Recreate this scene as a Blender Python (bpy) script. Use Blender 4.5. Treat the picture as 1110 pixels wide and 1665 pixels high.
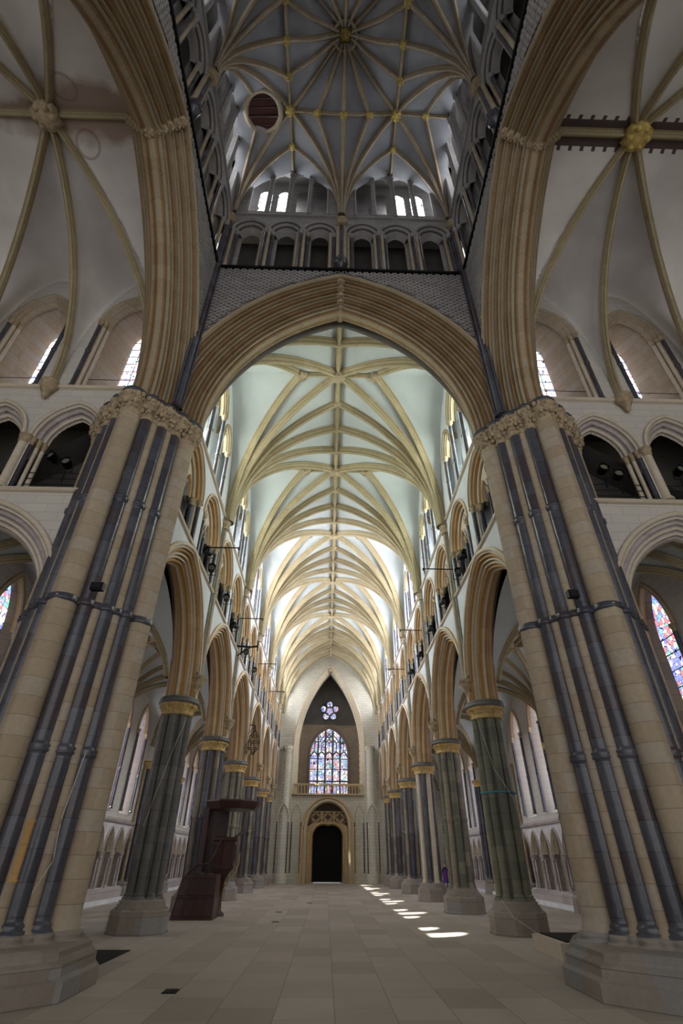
import bpy, math, random
from mathutils import Matrix, Vector, noise
random.seed(7)
PI = math.pi
C = bpy.context.scene.collection
for o in list(bpy.data.objects): bpy.data.objects.remove(o)

# ------------------------------------------------------------------ camera
sc = bpy.context.scene
cd = bpy.data.cameras.new('camera'); cam = bpy.data.objects.new('camera', cd); C.objects.link(cam)
rt = Vector((0.9996243849534592, 0.01958544088548526, 0.01917027677785596))
dn = Vector((-0.026961561960123764, 0.5773246581840142, 0.816069429172164))
up = Vector((0.0049156060754344776, -0.8162797618206838, 0.5776358604336118))
# rows of M are the world axes seen in camera coordinates (x right, y down, z forward)
cx = Vector((rt[0], dn[0], up[0])); cy = -Vector((rt[1], dn[1], up[1])); cz = -Vector((rt[2], dn[2], up[2]))
cam.matrix_world = Matrix(((cx[0], cy[0], cz[0], -0.2), (cx[1], cy[1], cz[1], 0.0), (cx[2], cy[2], cz[2], 2.05), (0, 0, 0, 1)))
cd.sensor_fit = 'VERTICAL'; cd.sensor_height = 36.0; cd.sensor_width = 24.0
cd.lens = 799.07 / 1665 * 36.0
cd.clip_start = 0.05; cd.clip_end = 300
sc.camera = cam

# ------------------------------------------------------------------ world, sun, exposure
W_STRENGTH = 1.25
SUN = 60.0
GLASS_CLERE = 104.0
GLASS_AISLE = 7.0
GLASS_TOWER = 8.5
GLASS_TRANS = 3.6
w = bpy.data.worlds.new('world'); sc.world = w; w.use_nodes = True
bg = w.node_tree.nodes['Background']; bg.inputs[0].default_value = (0.93, 0.93, 0.95, 1); bg.inputs[1].default_value = W_STRENGTH
sd = bpy.data.lights.new('sun', 'SUN'); sd.energy = SUN; sd.angle = math.radians(0.7); sd.color = (1.0, 0.96, 0.86)
so = bpy.data.objects.new('sun', sd); C.objects.link(so)
so.rotation_euler = Vector((0.54, 0.19, -1)).to_track_quat('-Z', 'Y').to_euler(); so.location = (-60, 0, 80)
sc.view_settings.view_transform = 'Standard'; sc.view_settings.look = 'None'
sc.view_settings.exposure = 0.0; sc.view_settings.gamma = 1.0; sc.view_settings.use_curve_mapping = False

# ------------------------------------------------------------------ materials
def nodes(name):
    m = bpy.data.materials.new(name); m.use_nodes = True
    nt = m.node_tree; b = nt.nodes['Principled BSDF']
    return m, nt, b
def N(nt, t, **k):
    n = nt.nodes.new(t)
    for a, v in k.items(): setattr(n, a, v)
    return n
def math_(nt, op, a, b=None):
    n = N(nt, 'ShaderNodeMath', operation=op)
    for i, v in enumerate((a, b)):
        if v is None: continue
        if isinstance(v, (int, float)): n.inputs[i].default_value = v
        else: nt.links.new(v, n.inputs[i])
    return n.outputs[0]
def mixc(nt, f, a, b):
    n = N(nt, 'ShaderNodeMix', data_type='RGBA')
    for s, v in (('Factor', f), ('A', a), ('B', b)):
        i = [x for x in n.inputs if x.name == s and (x.type == 'RGBA' if s != 'Factor' else x.type == 'VALUE')][0]
        if isinstance(v, (int, float)): i.default_value = v
        elif isinstance(v, tuple): i.default_value = (*v, 1) if len(v) == 3 else v
        else: nt.links.new(v, i)
    return [x for x in n.outputs if x.type == 'RGBA'][0]
def pos(nt):
    g = N(nt, 'ShaderNodeNewGeometry'); s = N(nt, 'ShaderNodeSeparateXYZ'); nt.links.new(g.outputs['Position'], s.inputs[0])
    return g.outputs['Position'], s.outputs[0], s.outputs[1], s.outputs[2]
def comb(nt, x, y, z):
    c = N(nt, 'ShaderNodeCombineXYZ')
    for i, v in enumerate((x, y, z)):
        if isinstance(v, (int, float)): c.inputs[i].default_value = v
        else: nt.links.new(v, c.inputs[i])
    return c.outputs[0]
def noise_(nt, vec, scale, detail=4):
    n = N(nt, 'ShaderNodeTexNoise'); n.inputs['Scale'].default_value = scale; n.inputs['Detail'].default_value = detail
    nt.links.new(vec, n.inputs['Vector']); return n.outputs['Fac']
def bump(nt, b, h, s, d=0.02):
    n = N(nt, 'ShaderNodeBump'); n.inputs['Strength'].default_value = s; n.inputs['Distance'].default_value = d
    nt.links.new(h, n.inputs['Height']); nt.links.new(n.outputs[0], b.inputs['Normal'])
def stone(name, c1, c2, c3=None, ch=0.42, rough=0.75, joint=0.55, spec=0.3):
    """dressed stone in courses: every course its own tone, thin mortar lines, blotches"""
    m, nt, b = nodes(name)
    p, x, y, z = pos(nt)
    zz = math_(nt, 'DIVIDE', z, ch)
    ci = math_(nt, 'FLOOR', zz)
    fx = math_(nt, 'FLOOR', math_(nt, 'MULTIPLY', x, 1.1)); fy = math_(nt, 'FLOOR', math_(nt, 'MULTIPLY', y, 1.1))
    wn = N(nt, 'ShaderNodeTexWhiteNoise', noise_dimensions='3D'); nt.links.new(comb(nt, ci, fx, fy), wn.inputs['Vector'])
    n1 = noise_(nt, p, 1.3); n2 = noise_(nt, p, 9.0, 5)
    f = math_(nt, 'ADD', math_(nt, 'MULTIPLY', wn.outputs['Value'], 0.6), math_(nt, 'MULTIPLY', n1, 0.5))
    col = mixc(nt, f, c1, c2)
    if c3:
        g = math_(nt, 'GREATER_THAN', wn.outputs['Value'], 0.72)
        col = mixc(nt, math_(nt, 'MULTIPLY', g, 0.7), col, c3)
    col = mixc(nt, math_(nt, 'MULTIPLY', math_(nt, 'SUBTRACT', n2, 0.3), 0.55), col, tuple(v * 0.55 for v in c1))
    fr = math_(nt, 'FRACT', zz)
    j = math_(nt, 'LESS_THAN', fr, 0.035)
    col = mixc(nt, math_(nt, 'MULTIPLY', j, joint), col, tuple(v * 0.35 for v in c1))
    nt.links.new(col, b.inputs['Base Color']); b.inputs['Roughness'].default_value = rough
    b.inputs['Specular IOR Level'].default_value = spec
    h = math_(nt, 'SUBTRACT', n2, math_(nt, 'MULTIPLY', j, 0.6))
    bump(nt, b, h, 0.35, 0.02)
    return m
def plain(name, c, rough=0.8, c2=None, scale=1.2, metal=0.0, bs=0.2, spec=0.3):
    m, nt, b = nodes(name); p, x, y, z = pos(nt)
    n1 = noise_(nt, p, scale, 6)
    r = N(nt, 'ShaderNodeMapRange'); r.inputs[1].default_value = 0.35; r.inputs[2].default_value = 0.7; nt.links.new(n1, r.inputs[0])
    col = mixc(nt, r.outputs[0], c, c2 or tuple(v * 0.8 for v in c))
    nt.links.new(col, b.inputs['Base Color']); b.inputs['Roughness'].default_value = rough; b.inputs['Metallic'].default_value = metal
    b.inputs['Specular IOR Level'].default_value = spec
    if bs: bump(nt, b, noise_(nt, p, scale * 8, 4), bs, 0.02)
    return m
def ashlar(name, c1, c2, mortar, bw=0.9, bh=0.33, rough=0.85, swap=False, msize=0.012):
    m, nt, b = nodes(name); p, x, y, z = pos(nt)
    v = comb(nt, y, x, 0.0) if swap else comb(nt, math_(nt, 'ADD', x, y), z, 0.0)
    t = N(nt, 'ShaderNodeTexBrick'); nt.links.new(v, t.inputs['Vector'])
    t.inputs['Color1'].default_value = (*c1, 1); t.inputs['Color2'].default_value = (*c2, 1); t.inputs['Mortar'].default_value = (*mortar, 1)
    t.inputs['Scale'].default_value = 1; t.inputs['Brick Width'].default_value = bw; t.inputs['Row Height'].default_value = bh
    t.inputs['Mortar Size'].default_value = msize; t.inputs['Mortar Smooth'].default_value = 0.3
    n1 = noise_(nt, p, 0.7, 6); n2 = noise_(nt, p, 14, 4)
    col = mixc(nt, math_(nt, 'MULTIPLY', n1, 0.5), t.outputs['Color'], tuple(q * 0.62 for q in c1))
    nt.links.new(col, b.inputs['Base Color']); b.inputs['Roughness'].default_value = rough; b.inputs['Specular IOR Level'].default_value = 0.3
    bump(nt, b, math_(nt, 'SUBTRACT', math_(nt, 'MULTIPLY', n2, 0.3), t.outputs['Fac']), 0.3, 0.012)
    return m
def glass(name, strength, white=0.5, cell=5.0, transp=0.0, tint=(1, 1, 1)):
    """daylit leaded glass: coloured quarries between dark leads"""
    m = bpy.data.materials.new(name); m.use_nodes = True; nt = m.node_tree; nt.nodes.clear()
    out = N(nt, 'ShaderNodeOutputMaterial'); em = N(nt, 'ShaderNodeEmission')
    p, x, y, z = pos(nt)
    sv = N(nt, 'ShaderNodeVectorMath', operation='MULTIPLY'); nt.links.new(p, sv.inputs[0]); sv.inputs[1].default_value = (1, 1, 0.8)
    vo = N(nt, 'ShaderNodeTexVoronoi'); vo.inputs['Scale'].default_value = cell; nt.links.new(sv.outputs[0], vo.inputs['Vector'])
    ve = N(nt, 'ShaderNodeTexVoronoi', feature='DISTANCE_TO_EDGE'); ve.inputs['Scale'].default_value = cell; nt.links.new(sv.outputs[0], ve.inputs['Vector'])
    s = N(nt, 'ShaderNodeSeparateColor'); nt.links.new(vo.outputs['Color'], s.inputs[0])
    cr = N(nt, 'ShaderNodeValToRGB'); cr.color_ramp.interpolation = 'CONSTANT'; e = cr.color_ramp.elements
    cols = [(0, (0.07, 0.12, 0.75)), (0.24, (0.62, 0.05, 0.07)), (0.40, (0.95, 0.85, 0.55)), (0.52, (0.08, 0.45, 0.42)), (0.62, (0.9, 0.93, 1.0)), (0.80, (0.2, 0.2, 0.8)), (0.9, (0.85, 0.45, 0.5))]
    e[0].position = 0; e[0].color = (*cols[0][1], 1); e[1].position = cols[1][0]; e[1].color = (*cols[1][1], 1)
    for q, c in cols[2:]: k = e.new(q); k.color = (*c, 1)
    nt.links.new(s.outputs[0], cr.inputs[0])
    col = mixc(nt, white, cr.outputs[0], tint)
    lead = math_(nt, 'GREATER_THAN', ve.outputs['Distance'], 0.045)
    col = mixc(nt, lead, (0.01, 0.01, 0.012), col)
    nt.links.new(col, em.inputs[0]); em.inputs[1].default_value = strength
    if transp:
        tr = N(nt, 'ShaderNodeBsdfTransparent'); mx = N(nt, 'ShaderNodeMixShader'); mx.inputs[0].default_value = 1 - transp
        nt.links.new(tr.outputs[0], mx.inputs[1]); nt.links.new(em.outputs[0], mx.inputs[2]); nt.links.new(mx.outputs[0], out.inputs[0])
    else: nt.links.new(em.outputs[0], out.inputs[0])
    return m
M = {}
M['pier'] = stone('pier limestone', (0.33, 0.255, 0.17), (0.48, 0.40, 0.295), (0.40, 0.345, 0.28))
M['marble'] = stone('dark marble', (0.035, 0.038, 0.055), (0.115, 0.115, 0.135), (0.055, 0.035, 0.04), ch=0.55, rough=0.26, joint=0.5, spec=0.5)
M['greenpier'] = stone('grey green stone', (0.13, 0.13, 0.09), (0.24, 0.23, 0.165), (0.09, 0.10, 0.08), ch=0.5, rough=0.45)
M['pier2'] = stone('brown grey shaft stone', (0.22, 0.18, 0.13), (0.34, 0.29, 0.22), (0.14, 0.12, 0.11), ch=0.6, rough=0.5)
M['slate'] = stone('slate grey stone', (0.10, 0.095, 0.085), (0.19, 0.18, 0.165), (0.09, 0.085, 0.085), ch=0.5, rough=0.5)
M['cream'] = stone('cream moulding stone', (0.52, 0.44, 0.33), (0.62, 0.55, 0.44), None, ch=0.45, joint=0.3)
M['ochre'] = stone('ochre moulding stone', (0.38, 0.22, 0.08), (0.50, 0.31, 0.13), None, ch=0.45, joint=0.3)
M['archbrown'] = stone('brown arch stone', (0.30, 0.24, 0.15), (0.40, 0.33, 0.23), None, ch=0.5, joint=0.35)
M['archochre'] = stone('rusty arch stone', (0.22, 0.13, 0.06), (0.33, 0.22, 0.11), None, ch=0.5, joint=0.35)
M['rib'] = stone('rib stone', (0.33, 0.275, 0.155), (0.44, 0.375, 0.235), None, ch=0.6, joint=0.3)
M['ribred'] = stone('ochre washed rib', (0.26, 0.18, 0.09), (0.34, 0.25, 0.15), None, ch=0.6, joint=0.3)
M['wall'] = ashlar('pale ashlar', (0.60, 0.56, 0.50), (0.54, 0.51, 0.46), (0.40, 0.37, 0.34))
M['spandrel'] = plain('limewashed spandrel', (0.62, 0.65, 0.67), 0.9, (0.54, 0.56, 0.57), 0.8)
M['web'] = plain('plastered vault web', (0.58, 0.62, 0.62), 0.95, (0.47, 0.50, 0.49), 0.35)
def transept_plaster():
    m, nt, b = nodes('transept vault plaster'); p, x, y, z = pos(nt)
    n1 = noise_(nt, p, .35, 6); n2 = noise_(nt, p, 1.5, 5)
    r = N(nt, 'ShaderNodeMapRange'); r.inputs[1].default_value = .35; r.inputs[2].default_value = .7; nt.links.new(n1, r.inputs[0])
    col = mixc(nt, r.outputs[0], (0.72, 0.69, 0.64), (0.50, 0.47, 0.44))
    left = math_(nt, 'LESS_THAN', x, 0); high = math_(nt, 'GREATER_THAN', z, 21.5)
    def dist(a, c): return math_(nt, 'SQRT', math_(nt, 'ADD', math_(nt, 'POWER', math_(nt, 'SUBTRACT', x, a), 2), math_(nt, 'POWER', math_(nt, 'SUBTRACT', y, c), 2)))
    dy = math_(nt, 'ABSOLUTE', math_(nt, 'SUBTRACT', y, 6.6))
    # brown water stain along the ridge on the left, and two old ring marks
    st = math_(nt, 'SUBTRACT', math_(nt, 'ADD', .75, n2), math_(nt, 'ADD', math_(nt, 'MULTIPLY', dy, .85), math_(nt, 'MULTIPLY', dist(-9.2, 5.9), .22)))
    s2 = N(nt, 'ShaderNodeMapRange'); s2.inputs[1].default_value = 0; s2.inputs[2].default_value = .5; nt.links.new(st, s2.inputs[0])
    col = mixc(nt, math_(nt, 'MULTIPLY', math_(nt, 'MULTIPLY', s2.outputs[0], left), math_(nt, 'MULTIPLY', high, .75)), col, (0.22, 0.13, 0.08))
    for a, c in ((-9.95, 5.75), (-9.75, 7.45)):
        ring = math_(nt, 'LESS_THAN', math_(nt, 'ABSOLUTE', math_(nt, 'SUBTRACT', dist(a, c), .42)), .045)
        col = mixc(nt, math_(nt, 'MULTIPLY', math_(nt, 'MULTIPLY', ring, left), math_(nt, 'MULTIPLY', high, .5)), col, (0.2, 0.12, 0.09))
    # dark painted cresting beside the ridge rib on the right
    cr = math_(nt, 'ADD', .42, math_(nt, 'MULTIPLY', math_(nt, 'GREATER_THAN', math_(nt, 'SINE', math_(nt, 'MULTIPLY', x, 14)), .55), .14))
    band = math_(nt, 'MULTIPLY', math_(nt, 'LESS_THAN', dy, cr), math_(nt, 'GREATER_THAN', x, 0))
    col = mixc(nt, math_(nt, 'MULTIPLY', math_(nt, 'MULTIPLY', band, high), .93), col, (0.045, 0.02, 0.017))
    nt.links.new(col, b.inputs['Base Color']); b.inputs['Roughness'].default_value = .95; bump(nt, b, noise_(nt, p, 5, 4), .2, .02)
    return m
M['webgrey'] = plain('grey vault web', (0.36, 0.37, 0.39), 0.95, (0.25, 0.255, 0.275), 0.6)
M['webtrans'] = transept_plaster()
M['grey'] = stone('grey tower stone', (0.27, 0.25, 0.24), (0.38, 0.36, 0.35), None, ch=0.35)
M['dark'] = plain('dark gallery stone', (0.10, 0.09, 0.08), 0.9)
M['base'] = stone('worn base stone', (0.22, 0.18, 0.145), (0.36, 0.32, 0.28), (0.27, 0.26, 0.26), ch=0.45)
M['foliage'] = plain('carved capital stone', (0.46, 0.36, 0.22), 0.85, (0.26, 0.20, 0.14), 6, bs=0.5)
M['capgold'] = plain('gilded foliage stone', (0.62, 0.44, 0.18), 0.7, (0.4, 0.27, 0.1), 7, bs=0.5)
M['bossgold'] = plain('gilded boss', (0.60, 0.46, 0.13), 0.5, (0.32, 0.22, 0.07), 6, bs=0.5)
M['floor'] = ashlar('paving slabs', (0.36, 0.315, 0.265), (0.52, 0.47, 0.41), (0.18, 0.155, 0.13), bw=1.55, bh=0.98, rough=0.55, swap=True, msize=0.008)
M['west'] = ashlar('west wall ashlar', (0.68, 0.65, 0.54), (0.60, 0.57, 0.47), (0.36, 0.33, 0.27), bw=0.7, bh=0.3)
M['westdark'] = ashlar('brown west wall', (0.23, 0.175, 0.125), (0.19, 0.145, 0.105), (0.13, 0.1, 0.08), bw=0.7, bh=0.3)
M['portal'] = stone('golden portal stone', (0.58, 0.43, 0.24), (0.66, 0.53, 0.33), None)
M['dado'] = stone('blind arcade stone', (0.34, 0.29, 0.28), (0.48, 0.43, 0.41), None, ch=0.5)
M['dadowhite'] = plain('pale spandrel stone', (0.62, 0.61, 0.62), 0.85, (0.5, 0.48, 0.48), 2)
M['wood'] = plain('dark mahogany', (0.055, 0.017, 0.012), 0.35, (0.035, 0.011, 0.009), 5, bs=0.1, spec=0.5)
M['iron'] = plain('black iron', (0.012, 0.012, 0.014), 0.45, metal=0.6, bs=0)
M['black'] = plain('near black', (0.006, 0.006, 0.006), 0.8, bs=0)
M['blue'] = plain('blue strap', (0.03, 0.22, 0.32), 0.5, bs=0)
M['white'] = plain('white paint', (0.75, 0.76, 0.78), 0.5, bs=0)
M['rope'] = plain('pale cable', (0.5, 0.48, 0.44), 0.7, bs=0)
M['purple'] = plain('purple cloth', (0.16, 0.05, 0.3), 0.8, bs=0)
M['skin'] = plain('skin', (0.55, 0.36, 0.28), 0.6, bs=0)
M['brass'] = plain('brass', (0.5, 0.38, 0.18), 0.35, metal=0.9, bs=0)
M['gclere'] = glass('clerestory glass', GLASS_CLERE, 0.82, 6, 0.45, (0.93, 0.97, 1.0))
M['gclere1'] = glass('greenish clerestory glass', GLASS_CLERE * .42, 0.85, 6, 0.45, (0.86, 0.97, 0.82))
M['gaisle'] = glass('aisle glass', GLASS_AISLE, 0.3, 9)
M['gdeep'] = glass('deep coloured aisle glass', 2.0, 0.18, 7)
M['gaislew'] = glass('pale aisle glass', GLASS_AISLE, 0.5, 5, 0, (0.95, 0.97, 1))
M['gwest'] = glass('west window glass', 1.35, 0.42, 3.6, 0, (0.75, 0.85, 1))
M['gtower'] = glass('lantern glass', GLASS_TOWER, 0.95, 3, 0, (0.9, 0.95, 1.0))
M['gtrans'] = glass('transept glass', GLASS_TRANS, 0.45, 8, 0, (0.85, 0.93, 1))

# ------------------------------------------------------------------ object helpers
class MB:
    def __init__(s): s.v = []; s.f = []; s.m = []; s.sm = []
    def add(s, vs, fs, mi=0, smooth=True):
        k = len(s.v); s.v += [tuple(v) for v in vs]; s.f += [tuple(i + k for i in f) for f in fs]
        s.m += ([mi] * len(fs) if isinstance(mi, int) else list(mi)); s.sm += [smooth] * len(fs)
        return s
    def grid(s, rows, mi=0, smooth=True, closed=False):
        n = len(rows[0]); vs = [p for r in rows for p in r]; fs = []
        ms = []
        for i in range(len(rows) - 1):
            for j in range(n if closed else n - 1):
                a = i * n + j; b = i * n + (j + 1) % n
                fs.append((a, b, b + n, a + n)); ms.append(mi if isinstance(mi, int) else mi[j])
        return s.add(vs, fs, ms, smooth)
    def box(s, x0, x1, y0, y1, z0, z1, mi=0):
        if x0 > x1: x0, x1 = x1, x0
        if y0 > y1: y0, y1 = y1, y0
        vs = [(x, y, z) for z in (z0, z1) for y in (y0, y1) for x in (x0, x1)]
        return s.add(vs, [(0, 2, 3, 1), (4, 5, 7, 6), (0, 1, 5, 4), (2, 6, 7, 3), (0, 4, 6, 2), (1, 3, 7, 5)], mi, False)
    def build(s, name, mats, parent=None):
        me = bpy.data.meshes.new(name); me.from_pydata(s.v, [], s.f)
        for m in (mats if isinstance(mats, (list, tuple)) else [mats]): me.materials.append(M[m])
        me.polygons.foreach_set('material_index', s.m); me.polygons.foreach_set('use_smooth', s.sm); me.update()
        o = bpy.data.objects.new(name, me); C.objects.link(o)
        if parent: o.parent = parent
        return o
def tag(o, label, cat, group=None):
    o['label'] = label; o['category'] = cat
    if group: o['group'] = group
    return o
def struct(o): o['kind'] = 'structure'; return o
def thing(name, label, cat, loc=(0, 0, 0), group=None):
    o = bpy.data.objects.new(name, None); C.objects.link(o); o.location = loc; o.empty_display_size = 0.2
    return tag(o, label, cat, group)
def copy_tree(o, parent=None):
    c = o.copy(); C.objects.link(c)
    if parent is not None: c.parent = parent
    for ch in list(o.children): copy_tree(ch, c)
    return c
def place(o, loc, scale=(1, 1, 1), rz=0, label=None, group=None, fresh=False):
    c = o if fresh else copy_tree(o)
    c.location = loc; c.scale = scale; c.rotation_euler = (0, 0, rz)
    if label: c['label'] = label
    if group: c['group'] = group
    return c

# ------------------------------------------------------------------ geometry helpers
def arch(s, h, r=0.0, n=14):
    """pointed arch, half-span s, rise h, offset outward by r: list of (u, z) left to right"""
    R = (h * h + s * s) / (2 * s); c = R - s; Ro = R + r
    if c <= 0: a1 = PI / 2 if abs(c) < 1e-9 else math.acos(max(-1, c / Ro))
    else: a1 = math.acos(c / Ro)
    L = [(-(Ro * math.cos(a1 * i / n) - c), Ro * math.sin(a1 * i / n)) for i in range(n + 1)]
    return L + [(-u, z) for u, z in reversed(L[:-1])]
def arch_top(s, h, r, u):
    R = (h * h + s * s) / (2 * s); c = R - s; Ro = R + r
    q = Ro * Ro - (abs(u) + c) ** 2
    return math.sqrt(q) if q > 0 else 0.0
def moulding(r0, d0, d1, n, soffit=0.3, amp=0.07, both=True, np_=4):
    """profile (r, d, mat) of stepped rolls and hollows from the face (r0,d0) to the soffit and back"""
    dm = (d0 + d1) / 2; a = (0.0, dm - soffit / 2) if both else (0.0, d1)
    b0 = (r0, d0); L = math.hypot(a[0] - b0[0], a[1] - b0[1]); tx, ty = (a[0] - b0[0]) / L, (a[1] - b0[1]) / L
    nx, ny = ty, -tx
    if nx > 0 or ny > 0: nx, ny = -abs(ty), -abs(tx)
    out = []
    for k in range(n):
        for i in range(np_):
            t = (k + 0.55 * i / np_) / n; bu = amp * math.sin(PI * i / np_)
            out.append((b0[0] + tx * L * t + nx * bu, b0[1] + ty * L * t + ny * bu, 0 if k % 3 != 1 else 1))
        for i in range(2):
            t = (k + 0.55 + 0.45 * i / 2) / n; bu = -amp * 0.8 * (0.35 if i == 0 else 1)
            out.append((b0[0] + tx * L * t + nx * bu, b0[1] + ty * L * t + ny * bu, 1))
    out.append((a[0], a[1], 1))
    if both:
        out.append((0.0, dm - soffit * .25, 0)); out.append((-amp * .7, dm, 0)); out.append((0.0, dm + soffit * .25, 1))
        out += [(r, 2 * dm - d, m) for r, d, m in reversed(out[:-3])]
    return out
def sweep(mb, T, prof, s, h, zs, uc=0.0, n=14, zb=None):
    """sweep a moulding along an arch; with zb the legs run straight down to zb"""
    cols = []
    for r, d, m in prof:
        pts = [(uc + u, zs + z) for u, z in arch(s, h, r, n)]
        if zb is not None: pts = [(pts[0][0], zb)] + pts + [(pts[-1][0], zb)]
        cols.append([T(u, d, z) for u, z in pts])
    rows = [[c[i] for c in cols] for i in range(len(cols[0]))]
    mb.grid(rows, [m for _, _, m in prof[:-1]])
def holed(mb, T, u0, u1, z0, z1, d, ops, mi=0, step=0.12):
    """wall face at depth d with arched openings (uc, s, h, r, zs, zb)"""
    us = {round(u0, 4), round(u1, 4)}
    n = max(2, int((u1 - u0) / 0.6))
    for i in range(n + 1): us.add(round(u0 + (u1 - u0) * i / n, 4))
    for uc, s, h, r, zs, zb in ops:
        S = s + r; k = max(10, int(2 * S / step)); k += k % 2
        for i in range(k + 1):
            q = uc - S * math.cos(PI * i / k)
            if u0 <= q <= u1: us.add(round(q, 4))
    us = sorted(us)
    for a, b in zip(us, us[1:]):
        if b - a < 1e-4: continue
        mid = (a + b) / 2; hit = None
        for op in ops:
            if abs(mid - op[0]) < op[1] + op[3]: hit = op
        def zt(u): return z1(u) if callable(z1) else z1
        if hit is None:
            mb.add([T(a, d, z0), T(b, d, z0), T(b, d, zt(b)), T(a, d, zt(a))], [(0, 1, 2, 3)], mi, False)
        else:
            uc, s, h, r, zs, zb = hit
            ta = zs + arch_top(s, h, r, a - uc); tb = zs + arch_top(s, h, r, b - uc)
            mb.add([T(a, d, ta), T(b, d, tb), T(b, d, zt(b)), T(a, d, zt(a))], [(0, 1, 2, 3)], mi, False)
            if zb > z0 + 1e-3:
                mb.add([T(a, d, z0), T(b, d, z0), T(b, d, zb), T(a, d, zb)], [(0, 1, 2, 3)], mi, False)
def outline(op, n=12):
    uc, s, h, r, zs, zb = op
    p = [(uc + u, zs + z) for u, z in arch(s, h, r, n)]
    return [(p[0][0], zb)] + p + [(p[-1][0], zb)]
def reveal(mb, T, op, d0, d1, mi=0, n=12, op2=None, sill=True):
    a = outline(op, n); b = outline(op2 or op, n)
    mb.grid([[T(u, d0, z) for u, z in a], [T(u, d1, z) for u, z in b]], mi, False)
    if sill: mb.add([T(a[0][0], d0, a[0][1]), T(a[-1][0], d0, a[-1][1]), T(b[-1][0], d1, b[-1][1]), T(b[0][0], d1, b[0][1])], [(0, 1, 2, 3)], mi, False)
def pane(mb, T, op, d, mi=0, n=10):
    p = outline(op, n); k = len(p)
    for i in range(k // 2):
        a, b = p[i], p[i + 1]; c, e = p[k - 1 - i], p[k - 2 - i]
        if i + 1 >= k - 2 - i:
            mb.add([T(a[0], d, a[1]), T(b[0], d, b[1]), T(c[0], d, c[1])], [(0, 1, 2)], mi, False)
        else: mb.add([T(a[0], d, a[1]), T(b[0], d, b[1]), T(e[0], d, e[1]), T(c[0], d, c[1])], [(0, 1, 2, 3)], mi, False)
def lathe(mb, x, y, prof, n=14, mi=0, rf=None, smooth=True, rot=0.0, cap=True):
    rows = []
    for r, z in prof:
        rows.append([(x + r * (rf(2 * PI * i / n, z) if rf else 1) * math.cos(2 * PI * i / n + rot), y + r * (rf(2 * PI * i / n, z) if rf else 1) * math.sin(2 * PI * i / n + rot), z) for i in range(n)])
    mb.grid(rows, mi, smooth, closed=True)
    if cap: mb.add(rows[0], [tuple(range(n))], mi, False); mb.add(rows[-1], [tuple(range(n))], mi, False)
def shaft(mb, x, y, r, z0, z1, rings=(), n=14, mi=0, base=True):
    p = []
    if base: p += [(r * 1.5, z0), (r * 1.5, z0 + r * .35), (r * 1.15, z0 + r * .5), (r * 1.3, z0 + r * .75), (r * 1.1, z0 + r)]
    else: p.append((r, z0))
    p += [(r, z0 + r * 1.05), (r, z0 + r * 1.3)]
    for q in rings: p += [(r, q - .15), (r, q - .09), (r * 1.2, q - .07), (r * 1.24, q - .03), (r * 1.06, q), (r * 1.26, q + .04), (r * 1.2, q + .07), (r, q + .09), (r, q + .15)]
    p.append((r, z1)); lathe(mb, x, y, p, n, mi)
def capital(mb, x, y, r, z0, h, n=20, mi=0, flare=1.55):
    lob = lambda a, z: 1 + 0.09 * math.cos(a * 8) * (1 if z0 + h * .2 < z < z0 + h * .8 else 0)
    lathe(mb, x, y, [(r * 1.12, z0), (r * 1.15, z0 + h * .06), (r * 1.0, z0 + h * .12), (r * 1.05, z0 + h * .35), (r * 1.35, z0 + h * .55), (r * flare, z0 + h * .72), (r * 1.2, z0 + h * .78), (r * flare, z0 + h * .82), (r * flare * 1.05, z0 + h * .95), (r * flare * .95, z0 + h)], n, mi, lob)
def knob(mb, x, y, z, r, mi=0):
    n = 6; rows = [[(x + math.cos(-PI / 2 + PI * i / 4) * r * math.cos(t), y + math.cos(-PI / 2 + PI * i / 4) * r * math.sin(t), z + 1.25 * r * math.sin(-PI / 2 + PI * i / 4)) for t in [2 * PI * j / n for j in range(n)]] for i in range(5)]
    mb.grid(rows, mi, True, closed=True)
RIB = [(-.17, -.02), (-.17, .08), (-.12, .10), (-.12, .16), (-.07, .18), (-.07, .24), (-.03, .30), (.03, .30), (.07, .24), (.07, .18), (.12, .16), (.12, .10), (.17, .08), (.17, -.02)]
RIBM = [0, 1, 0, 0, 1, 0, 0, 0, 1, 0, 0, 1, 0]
def ribsweep(mb, pts, k=1.0, prof=RIB):
    rows = []; P = [Vector(p) for p in pts]
    d = (P[-1] - P[0]); d.z = 0
    if d.length < 1e-5: d = Vector((1, 0, 0))
    d.normalize(); lat = Vector((-d.y, d.x, 0))
    for i, p in enumerate(P):
        t = (P[min(i + 1, len(P) - 1)] - P[max(i - 1, 0)]).normalized()
        nn = t.cross(lat)
        if nn.z > 0: nn = -nn
        elif abs(nn.z) < 1e-6: pass
        # downward / inward normal in the rib plane
        rows.append([p + lat * a * k + nn * b * k for a, b in prof])
    mb.grid(rows, RIBM, True)
def tube(mb, pts, r, n=6, mi=0):
    P = [Vector(p) for p in pts]; rows = []
    for i, p in enumerate(P):
        t = (P[min(i + 1, len(P) - 1)] - P[max(i - 1, 0)]).normalized()
        a = t.cross(Vector((0, 0, 1)))
        if a.length < 1e-3: a = Vector((1, 0, 0))
        a.normalize(); b = t.cross(a)
        rows.append([p + (a * math.cos(2 * PI * j / n) + b * math.sin(2 * PI * j / n)) * r for j in range(n)])
    mb.grid(rows, mi, True, closed=True); mb.add(rows[0], [tuple(range(n))], mi); mb.add(rows[-1], [tuple(range(n))], mi)
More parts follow.
